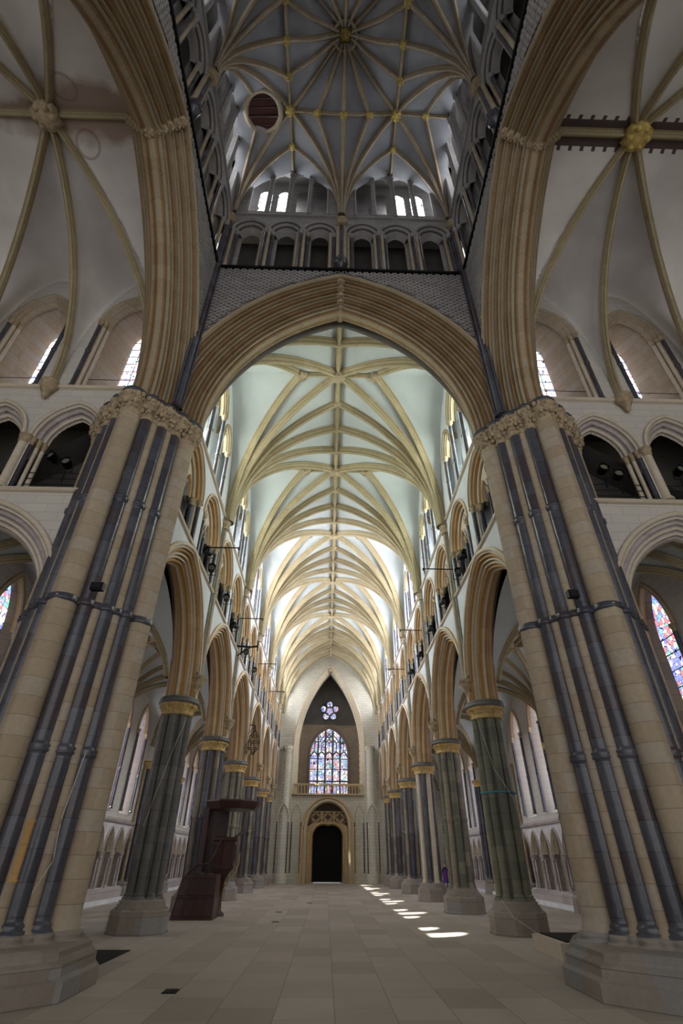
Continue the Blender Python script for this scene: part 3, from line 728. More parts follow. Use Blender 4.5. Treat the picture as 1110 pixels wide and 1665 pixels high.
def tower_wall(full=True):
    mb = MB()
    op = [(0, 5.2, 7.75, 1.3, 15.25, 15.25)]
    E_ = TH + 1.0
    if full:
        holed(mb, TW, -TH, TH, 15.25, ZL, 0.05, op, 0, .2)
        COL = [(x, .62, .75, .3, 28.75, ZL + .1) for x in TXS]
        holed(mb, TW, -TH, TH, ZL, 30.35, 0.0, COL, 1, .15)
        holed(mb, TW, -TH, TH, ZL, 30.35, 0.5, [(x, .45, .6, 0, 28.6, ZL + .1) for x in TXS], 1, .15)
        UP = [(x, .42, .6, .12, UZ(x), 30.9) for x in UXS]
        mb.box(-TH, TH, TH, TH + 1.5, ZL - .06, ZL, 1)
        holed(mb, TW, -TH, TH, 30.35, 37.5, 0.0, UP, 1, .15)
        OUT = [(x, .38, .5, 0, 35.8, 31.9) for x in UXS]
        mb.add([TW(-E_, 1.5, ZL), TW(E_, 1.5, ZL), TW(E_, 1.5, 30.5), TW(-E_, 1.5, 30.5)], [(0, 1, 2, 3)], 2, False)
        holed(mb, TW, -E_, E_, 30.5, 39, 1.2, OUT, 1, .15)
        mb.add([TW(-E_, 0, 30.35), TW(E_, 0, 30.35), TW(E_, 1.5, 30.35), TW(-E_, 1.5, 30.35)], [(0, 1, 2, 3)], 1, False)
        mb.add([TW(-E_, 0, 37.5), TW(E_, 0, 37.5), TW(E_, 1.5, 37.5), TW(-E_, 1.5, 37.5)], [(0, 1, 2, 3)], 1, False)
        for q in UP: reveal(mb, TW, q, 0, .35, 1, 8)
        # outer face above the crossing arch keeps the daylight out
        holed(mb, TW, -E_, E_, 15.25, 39, 2.0, op, 1, .3)
    return mb.build('wall_west', ['grey', 'grey', 'dark'])
TXS = [-4.75, -2.9, -1.12, 1.12, 2.9, 4.75]
UXS = [-4.65, -3.5, -2.35, -1.25, 1.25, 2.35, 3.5, 4.65]
tw = tower_wall(); struct(tw); tw.location = (0, TCY, 0)
for s, side in SIDES:
    c = tw.copy(); C.objects.link(c); c.rotation_euler = (0, 0, -s * PI / 2); c.name = 'wall_' + side
mb = MB(); mb.add([(-TH - 2, TCY - TH, ZL), (TH + 2, TCY - TH, ZL), (TH + 2, TCY - TH, 39), (-TH - 2, TCY - TH, 39)], [(0, 1, 2, 3)], 0, False)
struct(mb.build('wall_east', 'grey'))
def lattice():
    """diaper work: diamond cells of raised stone bars over the wall"""
    mb = MB(); cw, ch = .34, .25
    for i in range(-20, 21):
        for j in range(0, 48):
            u = i * cw + (cw / 2 if j % 2 else 0); z = ZL - .12 - j * ch / 2 * 1.0
            if abs(u) > TH - .1 or z < 15.4: continue
            if z < 15.25 + arch_top(5.2, 7.75, 1.58, u) + .1 and abs(u) < 6.8: continue
            a, b = cw / 2, ch / 2; w_ = .035
            P = [(u - a, z), (u, z + b), (u + a, z), (u, z - b)]; Q = [(u - a + w_ * 1.6, z), (u, z + b - w_), (u + a - w_ * 1.6, z), (u, z - b + w_)]
            vs = [TW(p[0], -.05, p[1]) for p in P] + [TW(p[0], -.05, p[1]) for p in Q] + [TW(p[0], .05, p[1]) for p in Q]
            fs = [(k, (k + 1) % 4, 4 + (k + 1) % 4, 4 + k) for k in range(4)] + [(4 + k, 4 + (k + 1) % 4, 8 + (k + 1) % 4, 8 + k) for k in range(4)]
            mb.add(vs, fs, 0, False)
    o = mb.build('diaper_panel', 'grey'); return tag(o, 'carved lattice diaper work above the nave crossing arch', 'carved panel')
la = lattice(); la.location = (0, TCY, 0)
for s, side in SIDES:
    c = la.copy(); C.objects.link(c); c.rotation_euler = (0, 0, -s * PI / 2); c['label'] = f'carved lattice diaper work above the {side} transept crossing arch'
def tower_gallery():
    t = thing('tower_gallery', 'x', 'gallery arcade')
    for x in TXS:
        mb = MB(); sweep(mb, TW, [(.34, .02, 1), (.34, -.1, 0), (.26, -.12, 0), (.22, -.02, 1), (.12, .02, 0), (.05, .12, 1), (-.02, .2, 0), (-.1, .3, 0), (-.17, .5, 0)], .62, .75, 28.75, x, 9); mb.build('arch_moulding', ['grey', 'dark'], t)
    edges = [-5.68, -3.82, -2.01, -.45, .45, 2.01, 3.82, 5.68]
    for e in edges:
        offs = (-.26, -.09, .09, .26) if abs(e) > 1 else (-.1, .1)
        for i, o_ in enumerate(offs):
            x = e + o_
            if abs(x) > 5.8: continue
            mb = MB(); dpt = .0 if len(offs) == 4 and i in (1, 2) else .16
            shaft(mb, x, TH + dpt, .085, ZL + .1, 28.5, (), 10); sh_ = mb.build('shaft', 'marble' if i % 2 else 'pier', t)
            mb = MB(); capital(mb, x, TH + dpt, .085, 28.45, .34, 12, 0, 1.55); mb.build('capital', 'grey', sh_)
    for x in UXS:
        for sd in (-1, 1):
            mb = MB(); shaft(mb, x + sd * .5, TH + .02, .075, 30.6, UZ(x) - .2, (), 8); sh_ = mb.build('shaft', 'grey', t)
            mb = MB(); capital(mb, x + sd * .5, TH + .02, .075, UZ(x) - .25, .28, 10, 0, 1.6); mb.build('capital', 'grey', sh_)
        mb = MB(); sweep(mb, TW, [(.26, .02, 0), (.26, -.08, 0), (.16, -.1, 1), (.12, .02, 0)], .42, .6, UZ(x), x, 8); mb.build('arch_moulding', ['grey', 'dark'], t)
    # string courses
    mb = MB(); mb.box(-TH, TH, TH - .14, TH + .05, ZL - .08, ZL + .06, 0); mb.build('string_course', 'iron', t)
    mb = MB(); mb.box(-TH, TH, TH - .1, TH + .05, 30.3, 30.45, 0); mb.build('string_course', 'grey', t)
    # central shaft on a dark corbel
    mb = MB(); lathe(mb, 0, TH - .1, [(.04, ZL + .15), (.22, ZL + .3), (.3, ZL + .5), (.2, ZL + .62), (.3, ZL + .72), (.28, ZL + .85)], 14, 0, lambda a, z: 1 + .12 * math.cos(5 * a)); mb.build('corbel', 'marble', t)
    for dx in (-.17, 0, .17):
        mb = MB(); shaft(mb, dx, TH - .12 + abs(dx) * .4, .1, ZL + .8, 29.2, (), 12); mb.build('shaft', 'marble' if dx == 0 else 'pier', t)
    mb = MB(); capital(mb, 0, TH - .1, .24, 29.15, .5, 20, 0, 1.4); mb.build('capital', 'foliage', t)
    return t
tg = tower_gallery(); tg.location = (0, TCY, 0); tg['label'] = 'dark shafted double gallery of the tower above the nave arch'
for s, side in SIDES:
    c = copy_tree(tg); c.rotation_euler = (0, 0, -s * PI / 2); c['label'] = f'dark shafted double gallery on the {side} side of the tower'
def lantern_window(x, rz, label, wide=.3):
    mb = MB(); pane(mb, TW, (x, .38, .5, 0, 35.8, 31.9), 1.22); o = mb.build('lantern_window', 'gtower')
    o.location = (0, TCY, 0); o.rotation_euler = (0, 0, rz); tag(o, label, 'window', 'bright lancets of the lantern tower')
for x, lab in ((-4.65, 'bright lancet window at the far left of the tower wall above the nave arch'), (-3.5, 'bright lancet, second from the left in the tower wall above the nave arch'), (3.5, 'bright lancet, second from the right in the tower wall above the nave arch'), (4.65, 'bright lancet window at the far right of the tower wall above the nave arch')):
    lantern_window(x, 0, lab)
for s, side in SIDES:
    for i, x in enumerate((-4.65, -3.5, 3.5, 4.65)):
        lantern_window(x, -s * PI / 2, f'bright lancet in the {side} wall of the tower, {ORD[i]} from its ' + ('far' if (s > 0) else 'near') + ' corner')
# corner shafts of the tower above the pier capitals
for s, side in SIDES:
    t = thing('corner_shaft', f'tall dark marble shaft in the {side} far corner of the tower above the crossing pier', 'shaft', (s * (TH + .08), TCY + TH - .05, 0))
    for dx, dy, r in ((-.14, -.12, .125), (-.28, -.02, .045), (-.04, -.26, .045)):
        mb = MB(); shaft(mb, s * dx, dy, r, 15.2, 29.2, (20.0, ZL), 12); mb.build('shaft', 'marble', t)
    mb = MB(); capital(mb, -s * .1, -.1, .24, 29.15, .5, 20, 0, 1.4); mb.build('capital', 'foliage', t)
# lantern vault
SPR = [(x, y) for x in (-5.8, 0, 5.8) for y in (-5.8, 0, 5.8) if (x, y) != (0, 0)]
def zt(x, y):
    d = min(math.hypot(x - a, y - b) for a, b in SPR); R = 4.1; t = min(1, d / R)
    return 30.3 + 6.1 * math.sqrt(max(0, 1 - (1 - t) ** 2)) + 1.5 * max(0, (d - R) / (5.8 - R))
mb = MB(); n = 66
mb.grid([[(-5.95 + 11.9 * i / n, -5.95 + 11.9 * j / n, zt(-5.95 + 11.9 * i / n, -5.95 + 11.9 * j / n)) for j in range(n + 1)] for i in range(n + 1)])
o = struct(mb.build('ceiling', 'webgrey')); o.location = (0, TCY, 0)
mb = MB(); mb.add([(-7.9, -7.9, 38.9), (7.9, -7.9, 38.9), (7.9, 7.9, 38.9), (-7.9, 7.9, 38.9)], [(0, 1, 2, 3)]); o = struct(mb.build('ceiling', 'dark')); o.location = (0, TCY, 0)
tv = thing('lantern_vault_ribs', 'star shaped stone ribs with gilded bosses of the high tower vault', 'vault ribs', (0, TCY, 0))
def trib(a, b, k=.8, name='rib', n=16, p=1.6):
    q = [(i / n) ** p for i in range(n + 1)]
    mb = MB(); ribsweep(mb, [(a[0] + (b[0] - a[0]) * f, a[1] + (b[1] - a[1]) * f, zt(a[0] + (b[0] - a[0]) * f, a[1] + (b[1] - a[1]) * f)) for f in q], k); mb.build(name, ['pier', 'ribred'], tv)
rot = lambda p, k: [(p[0], p[1]), (-p[1], p[0]), (-p[0], -p[1]), (p[1], -p[0])][k]
tb = []
for k in range(4):
    for tx in (-2.95, -1.45, 0, 1.45, 2.95):
        trib(rot((0, 5.8), k), rot((tx, 3.05 if abs(tx) < 2 else 2.95), k))
        if tx > -2.9: trib(rot((tx, 3.05 if abs(tx) < 2 else 2.95), k), rot((tx * .12, .45), k), .75, p=1)
        if tx > -2.9: tb.append((*rot((tx, 3.0), k), .3 if abs(tx) > 2 else .22))
    trib(rot((-2.95, 2.98), k), rot((2.95, 2.98), k), .7, 'ridge_rib', 20, 1)
    trib(rot((5.8, 5.8), k), rot((2.95, 2.95), k))
    for sx in (1, -1):
        if not (rot((sx * 2.95, 4.6), k)[0] < -4 and rot((sx * 2.95, 4.6), k)[1] > 0): trib(rot((sx * 2.95, 2.95), k), rot((sx * 2.95, 5.8), k), .6, 'ridge_rib', 10, 1)
        q_ = rot((sx * 2.95, 4.6), k); hole = q_[0] < -4 and q_[1] > 0      # the trapdoor takes the place of one boss
        for e_ in (rot((sx * 5.8, 5.8), k), rot((0, 5.8), k)):
            v_ = Vector(q_) - Vector(e_); f_ = (v_.length - .95) / v_.length if hole else 1
            trib(e_, (e_[0] + v_.x * f_, e_[1] + v_.y * f_), .65)
        if not hole: tb.append((*q_, .2))
for x, y, r in tb:
    mb = MB(); boss(mb, x, y, zt(x, y) - .16, r); mb.build('boss', 'bossgold', tv)
mb = MB(); boss(mb, 0, 0, zt(0, 0) - .2, .42); mb.build('boss', 'bossgold', tv)
mb = MB(); tube(mb, [(.62 * math.cos(a), .62 * math.sin(a), zt(.6, 0) - .12) for a in [2 * PI * i / 32 for i in range(33)]], .07, 6); mb.build('ring', 'rib', tv)
# round trapdoor in the vault
t = thing('vault_trapdoor', 'round stone ringed wooden trapdoor in the left part of the tower vault', 'trapdoor', (-4.45, TCY + 2.95, 0))
zz = zt(-4.45, 2.95)
gx = (zt(-3.6, 2.95) - zt(-5.2, 2.95)) / 1.6; gy = 0
zl = lambda x, y: zz - .3 + gx * x + gy * y
mb = MB(); tube(mb, [(.95 * math.cos(a), .95 * math.sin(a), zl(.95 * math.cos(a), .95 * math.sin(a))) for a in [2 * PI * i / 32 for i in range(33)]], .15, 8); mb.build('ring', 'pier', t)
mb = MB(); ring = [(.9 * math.cos(2 * PI * i / 32), .9 * math.sin(2 * PI * i / 32), zl(.9 * math.cos(2 * PI * i / 32), .9 * math.sin(2 * PI * i / 32)) - .02) for i in range(32)]
mb.add(ring, [tuple(range(32))], 0, False)
for x in (-.6, -.2, .2, .6):
    h = math.sqrt(.8 - x * x); tube(mb, [(-h, x, zl(-h, x) - .03), (h, x, zl(h, x) - .03)], .03 if x != .2 else .07, 5)
mb.build('door_boards', 'wood', t)

# ------------------------------------------------------------------ transepts (right side built, left mirrored)
TY = 12.8
TT = lambda u, d, z: (u, TY + d, z)
TX0, TX1 = 7.1, 14.75; TXM = (TX0 + TX1) / 2
TZT, TZC = 11.75, 16.65
def transept_wall(x0):
    xm = x0 + TXM - TX0; x1 = x0 + TX1 - TX0; mb = MB()
    holed(mb, TT, x0, x1, 7.6, TZT, 0, [(xm, 2.3, 3.0, .55, 7.6, 7.6)], 0)
    holed(mb, TT, x0, x1, 7.6, TZT, 1.0, [(xm, 2.3, 3.0, .55, 7.6, 7.6)], 0)
    tr = [(xm - 1.36, .82, 1.25, .34, 14.1, TZT), (xm + 1.36, .82, 1.25, .34, 14.1, TZT)]
    holed(mb, TT, x0, x1, TZT, TZC, 0, tr, 0)
    mb.box(x0, x1, TY, TY + 1.0, TZT - .05, TZT, 0)
    cl = [(xm - 1.9, .95, 1.5, .2, 20.9, TZC), (xm + 1.9, .95, 1.5, .2, 20.9, TZC)]
    holed(mb, TT, x0, x1, TZC, 25, 0, cl, 0)
    for uc, s, h, r, zs, zb in cl:
        reveal(mb, TT, (uc, s, h, r, zs, zb), 0, 1.5, 2, 12, (uc, .42, 1.0, 0, 21, 17.0))
    # passage behind the triforium
    mb.box(x0, x1, TY + 2.2, TY + 2.3, TZT, TZC, 1); mb.box(x0, x1, TY + .9, TY + 2.3, TZC - .1, TZC - .05, 1)
    return mb.build('wall_west', ['wall', 'dark', 'pier'])
def transept_arch(x0):
    xm = x0 + TXM - TX0; mb = MB()
    sweep(mb, TT, [(.72, .03, 1), (.72, -.1, 0), (.64, -.15, 0), (.56, -.1, 1)] + moulding(.55, -.02, 1.02, 4, .25, .055), 2.3, 3.0, 7.6, xm, 16)
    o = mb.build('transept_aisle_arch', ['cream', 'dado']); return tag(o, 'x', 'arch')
def transept_trif(x0):
    xm = x0 + TXM - TX0; t = thing('transept_triforium', 'x', 'triforium arcade')
    for uc in (xm - 1.36, xm + 1.36):
        mb = MB(); sweep(mb, TT, [(.48, .03, 1), (.48, -.1, 0), (.4, -.14, 0), (.34, -.08, 1)] + moulding(.34, -.02, .5, 3, 0, .04, both=False), .82, 1.25, 14.1, uc, 14); mb.build('arch_moulding', ['cream', 'dado'], t)
        # toothed inner order
        mb = MB(); A = arch(.82, 1.25, .03, 16)
        for u, z in A: lathe(mb, uc + u, TY + .5, [(.01, 14.1 + z - .05), (.05, 14.1 + z), (.01, 14.1 + z + .05)], 5, 0)
        mb.build('dogtooth', 'cream', t)
    for dx, dd, r, mt in ((0, .0, .15, 'cream'), (-.2, .12, .08, 'marble'), (.2, .12, .08, 'marble'), (-.32, .3, .07, 'cream'), (.32, .3, .07, 'cream'), (-.42, .48, .08, 'cream'), (.42, .48, .08, 'cream'), (-2.42, .2, .09, 'cream'), (2.42, .2, .09, 'cream')):
        mb = MB(); shaft(mb, xm + dx, TY + dd, r, TZT + .05, 13.8, (), 12); sh_ = mb.build('shaft', mt, t)
        mb = MB(); capital(mb, xm + dx, TY + dd, r, 13.76, .36, 14, 0, 1.5); mb.build('capital', 'foliage', sh_)
    mb = MB()
    for z in (12.25, 12.5, 12.75): tube(mb, [(xm - 2.4, TY + .35, z), (xm + 2.4, TY + .35, z)], .015, 5)
    mb.build('guard_rail', 'iron', t)
    return t
def transept_clere(x0):
    xm = x0 + TXM - TX0; t = thing('transept_clerestory', 'x', 'window')
    for uc in (xm - 1.9, xm + 1.9):
        mb = MB(); pane(mb, TT, (uc, .42, 1.0, 0, 21, 17.0), 1.48); mb.build('glass', 'gtrans', t)
        mb = MB()
        for i in range(9): mb.box(uc - .42, uc + .42, TY + 1.43, TY + 1.45, 17.4 + .5 * i, 17.42 + .5 * i)
        mb.box(uc - .01, uc + .01, TY + 1.43, TY + 1.45, 17, 21.9); mb.build('glazing_bar', 'iron', t)
        mb = MB(); sweep(mb, TT, [(.34, .03, 1), (.34, -.08, 0), (.26, -.1, 0), (.2, -.02, 1), (.14, .0, 0), (.08, .1, 1), (.02, .12, 0), (-.03, .25, 1), (-.06, .35, 0)], .95, 1.5, 20.9, uc, 14); mb.build('arch_moulding', ['pier', 'archbrown'], t)
        for sd in (-1, 1):
            for dx, dd, r, mt in ((1.22, 0, .09, 'marble'), (1.08, .12, .07, 'cream'), (.98, .28, .07, 'cream')):
                mb = MB(); shaft(mb, uc + sd * dx, TY + dd, r, TZC + .05, 20.6, (18.9,), 10); sh_ = mb.build('shaft', mt, t)
                mb = MB(); capital(mb, uc + sd * dx, TY + dd, r, 20.56, .36, 12, 0, 1.5); mb.build('capital', 'foliage', sh_)
        mb = MB()
        for z in (17.15, 17.5): tube(mb, [(uc - .95, TY + .3, z), (uc + .95, TY + .3, z)], .014, 5)
        mb.build('guard_rail', 'iron', t)
    return t
def transept_trim(x0):
    x1 = x0 + TX1 - TX0; mb = MB()
    for z in (TZT, TZC): mb.grid([[(x, TY + a, z + b) for a, b in ((.02, -.12), (-.1, -.08), (-.15, 0), (-.1, .06), (.02, .08))] for x in (x0, x1)], 0, False)
    return mb.build('trim_3', 'cream')
TVH = 24.5; fT = prof_rise(TVH - 16.6, 6.2)
def tzf(x, y, x0):
    """sexpartite vault over one bay starting at x0"""
    xm = x0 + (TX1 - TX0) / 2; hw = (TX1 - TX0) / 2
    u = max(0, (6.2 - abs(y - TCY)) / 6.2); dx = (hw - abs(x - xm)) / hw
    if dx <= u: return 16.6 + fT(u)
    m = 1 - abs((dx - u) / max(1e-6, 1 - u) * 2 - 1)
    return 16.6 + fT(u) + (TVH - 16.6 - fT(u)) * .93 * math.sqrt(max(0, 1 - (1 - m) ** 2))
def transept_vault(x0):
    xm = x0 + (TX1 - TX0) / 2; n = 96; ys = [(i / 48) ** 1.7 for i in range(49)]; mb = MB()
    for sy in (1, -1):
        mb.grid([[(x0 + (TX1 - TX0) * i / n, TCY + sy * 6.2 * (1 - q), tzf(x0 + (TX1 - TX0) * i / n, TCY + sy * 6.2 * (1 - q), x0)) for q in ys] for i in range(n + 1)])
    web = mb.build('ceiling', 'webtrans')
    t = thing('transept_vault_ribs', 'x', 'vault ribs')
    def rib(a, b, k=.85, z0=None):
        n = 20; pts = []
        for i in range(n + 1):
            f = (i / n) ** 1.7; u = f
            pts.append((a[0] + (b[0] - a[0]) * f, a[1] + (b[1] - a[1]) * f, 16.6 + fT(u)))
        mb = MB(); ribsweep(mb, pts, k); mb.build('rib', ['rib', 'ribred'], t)
    for sy in (1, -1):
        for xx in (x0 + .25, xm, x0 + (TX1 - TX0) - .1): rib((xx, TCY + sy * 6.15), (xm, TCY))
        rib((x0 + (TX1 - TX0), TCY + sy * 6.15), (x0 + (TX1 - TX0), TCY), 1.1)
    mb = MB(); ribsweep(mb, [(x0, TCY, TVH), (xm, TCY, TVH), (x0 + TX1 - TX0, TCY, TVH)], .9); mb.build('ridge_rib', ['rib', 'ribred'], t)
    mb = MB(); boss(mb, xm, TCY, TVH - .28, .52); mb.build('boss', 'foliage', t)
    mb = MB(); lathe(mb, xm, TY - .15, [(.03, 15.9), (.1, 16.0), (.12, 16.15), (.24, 16.35), (.33, 16.5), (.3, 16.6), (.34, 16.7)], 14, 0, lambda a, z: 1 + .08 * math.cos(6 * a) * (z < 16.4)); mb.build('corbel', 'foliage', t)
    return web, t
tp = []
for kb in range(2):
    x0 = TX0 + kb * (TX1 - TX0)
    a = struct(transept_wall(x0)); b = struct(transept_trim(x0)); c = transept_arch(x0); d = transept_trif(x0); e = transept_clere(x0); wv, rv = transept_vault(x0); struct(wv)
    near = 'first bay beside the crossing' if kb == 0 else 'second bay from the crossing'
    for o_, lab in ((c, 'moulded pale arch from the {} transept to the nave aisle, ' + near), (d, 'triforium openings with shafts on the {} transept wall, ' + near), (e, 'pair of tall clerestory lancets high on the {} transept wall, ' + near), (rv, 'ribs and carved boss of the {} transept vault, ' + near)):
        o_['label'] = lab.format('right')
        q = copy_tree(o_); q.scale = (-1, 1, 1); q['label'] = lab.format('left')
    if kb == 0:
        for ch in rv.children:
            if ch.name.startswith('boss'): ch.data = ch.data.copy(); ch.data.materials[0] = M['bossgold']; ch['label'] = 'gilded carved boss'
    for o_ in (a, b, wv):
        q = o_.copy(); C.objects.link(q); q.scale = (-1, 1, 1)
for s, side in SIDES:
    t = thing('transept_pier', f'clustered pier at the outer end of the {side} transept aisle arch', 'pier', (s * TX1, TY + .5, 0))
    mb = MB(); lathe(mb, 0, 0, [(1.2, 0), (1.2, .6), (1.0, .95)], 8, 0, None, False, PI / 8); mb.build('base', 'base', t)
    for k in range(8):
        mb = MB(); shaft(mb, .6 * math.cos(k * PI / 4), .6 * math.sin(k * PI / 4), .22, .9, 7.0, (3.75,), 14); mb.build('shaft', 'pier' if k % 2 else 'marble', t)
    mb = MB(); capital(mb, 0, 0, .8, 6.95, .7, 40, 0, 1.3); mb.build('capital', 'capgold', t)
    mb = MB(); mb.box(s * 22.3, s * 22.6, -22, TY + 2.6, 0, 25.1); struct(mb.build('wall_' + side, 'wall'))  # unseen end wall, carried on behind the camera to block the sun
    # wall above the transept-side end of the aisles keeps daylight from leaking round the vault
    mb = MB(); mb.box(s * 13.3, s * 22.6, TY + 2.3, TY + 2.6, 0, 25); struct(mb.build('wall_' + side, 'wall'))
# wall between crossing arch and nave vault
mb = MB(); TG = lambda u, d, z: (u, 14.0 + d, z)
holed(mb, TG, -7.2, 7.2, 16.75, 27, .45, [(0, 5.2, 7.75, .35, 15.25, 15.25)], 0, .3); struct(mb.build('wall_east', 'spandrel'))
# roofs that stop daylight entering over the transept and nave junctions
mb = MB(); mb.box(-23, -TH - 2.0, -1.3, TY + 2.6, 25.05, 25.2); mb.box(TH + 2.0, 23, -1.3, TY + 2.6, 25.05, 25.2); mb.box(-23, 23, -22, TCY - TH, 25.05, 25.2); struct(mb.build('ceiling', 'dark'))  # last box: unseen eastern roof, added so the sun cannot reach in

# ------------------------------------------------------------------ west end
WY = 64.05
TWW = lambda u, d, z: (u, WY + d, z)
mb = MB()
holed(mb, TWW, -6.9, 6.9, 8.1, 25, 0, [(0, 3.6, 9.0, .5, 12.9, 8.1)], 0)
reveal(mb, TWW, (0, 3.6, 9.0, .5, 12.9, 8.1), 0, .6, 0, 16); reveal(mb, TWW, (0, 3.6, 9.0, 0.1, 12.9, 8.1), .6, 2.0, 0, 16)
holed(mb, TWW, -14, 14, 0, 8.1, 0, [(0, 2.35, 2.45, .0, 5.0, 0)], 0)
mb.box(-14, -6.9, WY, WY + .3, 8.1, 25, 0); mb.box(6.9, 14, WY, WY + .3, 8.1, 25, 0)
struct(mb.build('wall_west', 'west'))
mb = MB()
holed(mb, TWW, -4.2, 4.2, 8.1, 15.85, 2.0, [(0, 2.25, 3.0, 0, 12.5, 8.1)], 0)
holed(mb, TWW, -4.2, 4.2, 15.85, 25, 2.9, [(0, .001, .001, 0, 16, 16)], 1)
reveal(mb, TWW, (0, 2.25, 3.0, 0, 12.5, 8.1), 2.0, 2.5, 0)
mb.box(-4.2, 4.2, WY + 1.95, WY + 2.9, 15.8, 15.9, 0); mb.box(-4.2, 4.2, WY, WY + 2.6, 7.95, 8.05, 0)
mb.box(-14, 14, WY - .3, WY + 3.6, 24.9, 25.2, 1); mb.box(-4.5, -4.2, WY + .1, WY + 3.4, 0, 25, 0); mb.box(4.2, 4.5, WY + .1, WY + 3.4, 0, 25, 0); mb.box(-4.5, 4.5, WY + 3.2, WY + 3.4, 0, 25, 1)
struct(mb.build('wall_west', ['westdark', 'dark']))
t = thing('west_arch', 'tall pointed moulded arch framing the great west window', 'arch')
mb = MB(); sweep(mb, TWW, [(.75, .02, 0), (.75, -.1, 0), (.62, -.16, 1), (.5, -.08, 0), (.4, .05, 1), (.3, .1, 0), (.2, .3, 1), (.1, .5, 0), (.0, .6, 0)], 3.6, 9.0, 12.9, 0, 20, 8.1); mb.build('arch_moulding', ['west', 'portal'], t)
mb = MB(); boss(mb, 0, WY + .1, 22.1, .35); mb.build('keystone', 'foliage', t)
for s in (-1, 1):
    mb = MB(); mb.box(s * 4.15, s * 5.4, WY - .55, WY, 0, 12.4); lathe(mb, s * 4.8, WY - .55, [(.62, 0), (.62, .8), (.45, .95), (.42, 12.4)], 20); mb.build('buttress', 'west', t)
    mb = MB(); capital(mb, s * 4.8, WY - .55, .42, 12.3, .7, 24, 0, 1.35); mb.build('capital', 'west', t)
# portal
t = thing('west_portal', 'golden stone round headed west doorway with a dark opening', 'doorway')
mb = MB(); sweep(mb, TWW, [(.5, .02, 0), (.5, -.15, 0), (.4, -.22, 0), (.3, -.12, 1), (.2, -.02, 0), (.1, .15, 1), (0, .3, 0), (-.1, .5, 1), (-.15, 1.2, 0)], 2.35, 2.45, 5.0, 0, 16, 0); mb.build('outer_arch', ['portal', 'ochre'], t)
mb = MB(); holed(mb, TWW, -2.35, 2.35, 0, lambda u: min(5.42, 5.0 + arch_top(2.35, 2.45, 0, u)), 1.2, [(0, 1.68, 1.1, .0, 4.05, 0)], 0)
sweep(mb, TWW, [(.3, 1.2, 0), (.22, 1.05, 0), (.1, 1.0, 1), (0, 1.2, 0), (-.03, 1.6, 0)], 1.68, 1.1, 4.05, 0, 12, 0); mb.build('inner_arch', ['portal', 'ochre'], t)
mb = MB()
for u in (-1.35, 0, 1.35):
    for rr in (.46, .3):
        tube(mb, [TWW(u + rr * (1 + .16 * math.cos(4 * a)) * math.cos(a), 1.08, 5.95 + rr * (1 + .16 * math.cos(4 * a)) * math.sin(a)) for a in [2 * PI * i / 28 for i in range(29)]], .07 if rr > .4 else .04, 6)
for u in (-.68, .68):
    tube(mb, [TWW(u, 1.08, 5.45), TWW(u, 1.08, 6.5)], .09, 6); tube(mb, [TWW(u + .17 * math.cos(a), 1.05, 6.3 + .13 * math.sin(a)) for a in [2 * PI * i / 12 for i in range(13)]], .05, 5)
for i in range(12):
    u = -1.9 + i * .345; tube(mb, [TWW(u, 1.1, 5.45), TWW(u + .17, 1.05, 5.65), TWW(u + .345, 1.1, 5.45)], .035, 5)
tube(mb, [TWW(-1.9, 1.1, 6.5), TWW(1.9, 1.1, 6.5)], .05, 6)
mb.build('pierced_frieze', 'portal', t)
for s in (-1, 1):
    for dx, r in ((2.55, .11), (2.85, .08)):
        mb = MB(); shaft(mb, s * dx, WY - .18, r, .0, 4.7, (), 12); sh_ = mb.build('shaft', 'portal', t)
        mb = MB(); capital(mb, s * dx, WY - .18, r, 4.65, .35, 14); mb.build('capital', 'portal', sh_)
mb = MB()
for z in [6.6 + .12 * i for i in range(7)]: mb.box(-1.2, 1.2, WY + 1.25, WY + 1.28, z, z + .02)
for i in range(17): mb.box(-1.2 + .15 * i, -1.18 + .15 * i, WY + 1.25, WY + 1.28, 6.55, 7.35)
mb.build('grille', 'iron', t)
mb = MB(); mb.box(-1.6, 1.6, WY + 2.3, WY + 2.4, .12, 5.6); mb.box(-1.6, -1.5, WY + 1.6, WY + 2.3, 0, 5.6); mb.box(1.5, 1.6, WY + 1.6, WY + 2.3, 0, 5.6); mb.box(-1.6, 1.6, WY + 1.6, WY + 2.4, 5.2, 5.3)
for i in range(9): mb.box(-1.5 + i * .36, -1.47 + i * .36, WY + 2.27, WY + 2.3, .12, 5.2)
struct(mb.build('door_1', 'black'))
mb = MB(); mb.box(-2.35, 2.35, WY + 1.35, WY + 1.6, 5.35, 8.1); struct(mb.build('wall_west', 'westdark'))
# balustrade
t = thing('balustrade', 'pale stone balustrade below the great west window', 'balustrade')
mb = MB(); mb.box(-3.95, 3.95, WY - .35, WY - .05, 8.0, 8.15); mb.box(-3.95, 3.95, WY - .35, WY - .1, 9.0, 9.14); mb.build('rail', 'portal', t)
for i in range(22):
    u = -3.8 + i * .362
    mb = MB(); lathe(mb, u, WY - .22, [(.07, 8.15), (.05, 8.25), (.045, 8.7), (.07, 9.0)], 8); 
    tube(mb, [(u, WY - .22, 8.7), (u + .09, WY - .22, 8.9), (u + .18, WY - .22, 8.98), (u + .27, WY - .22, 8.9), (u + .362, WY - .22, 8.7)], .03, 5); mb.build('baluster', 'portal', t)
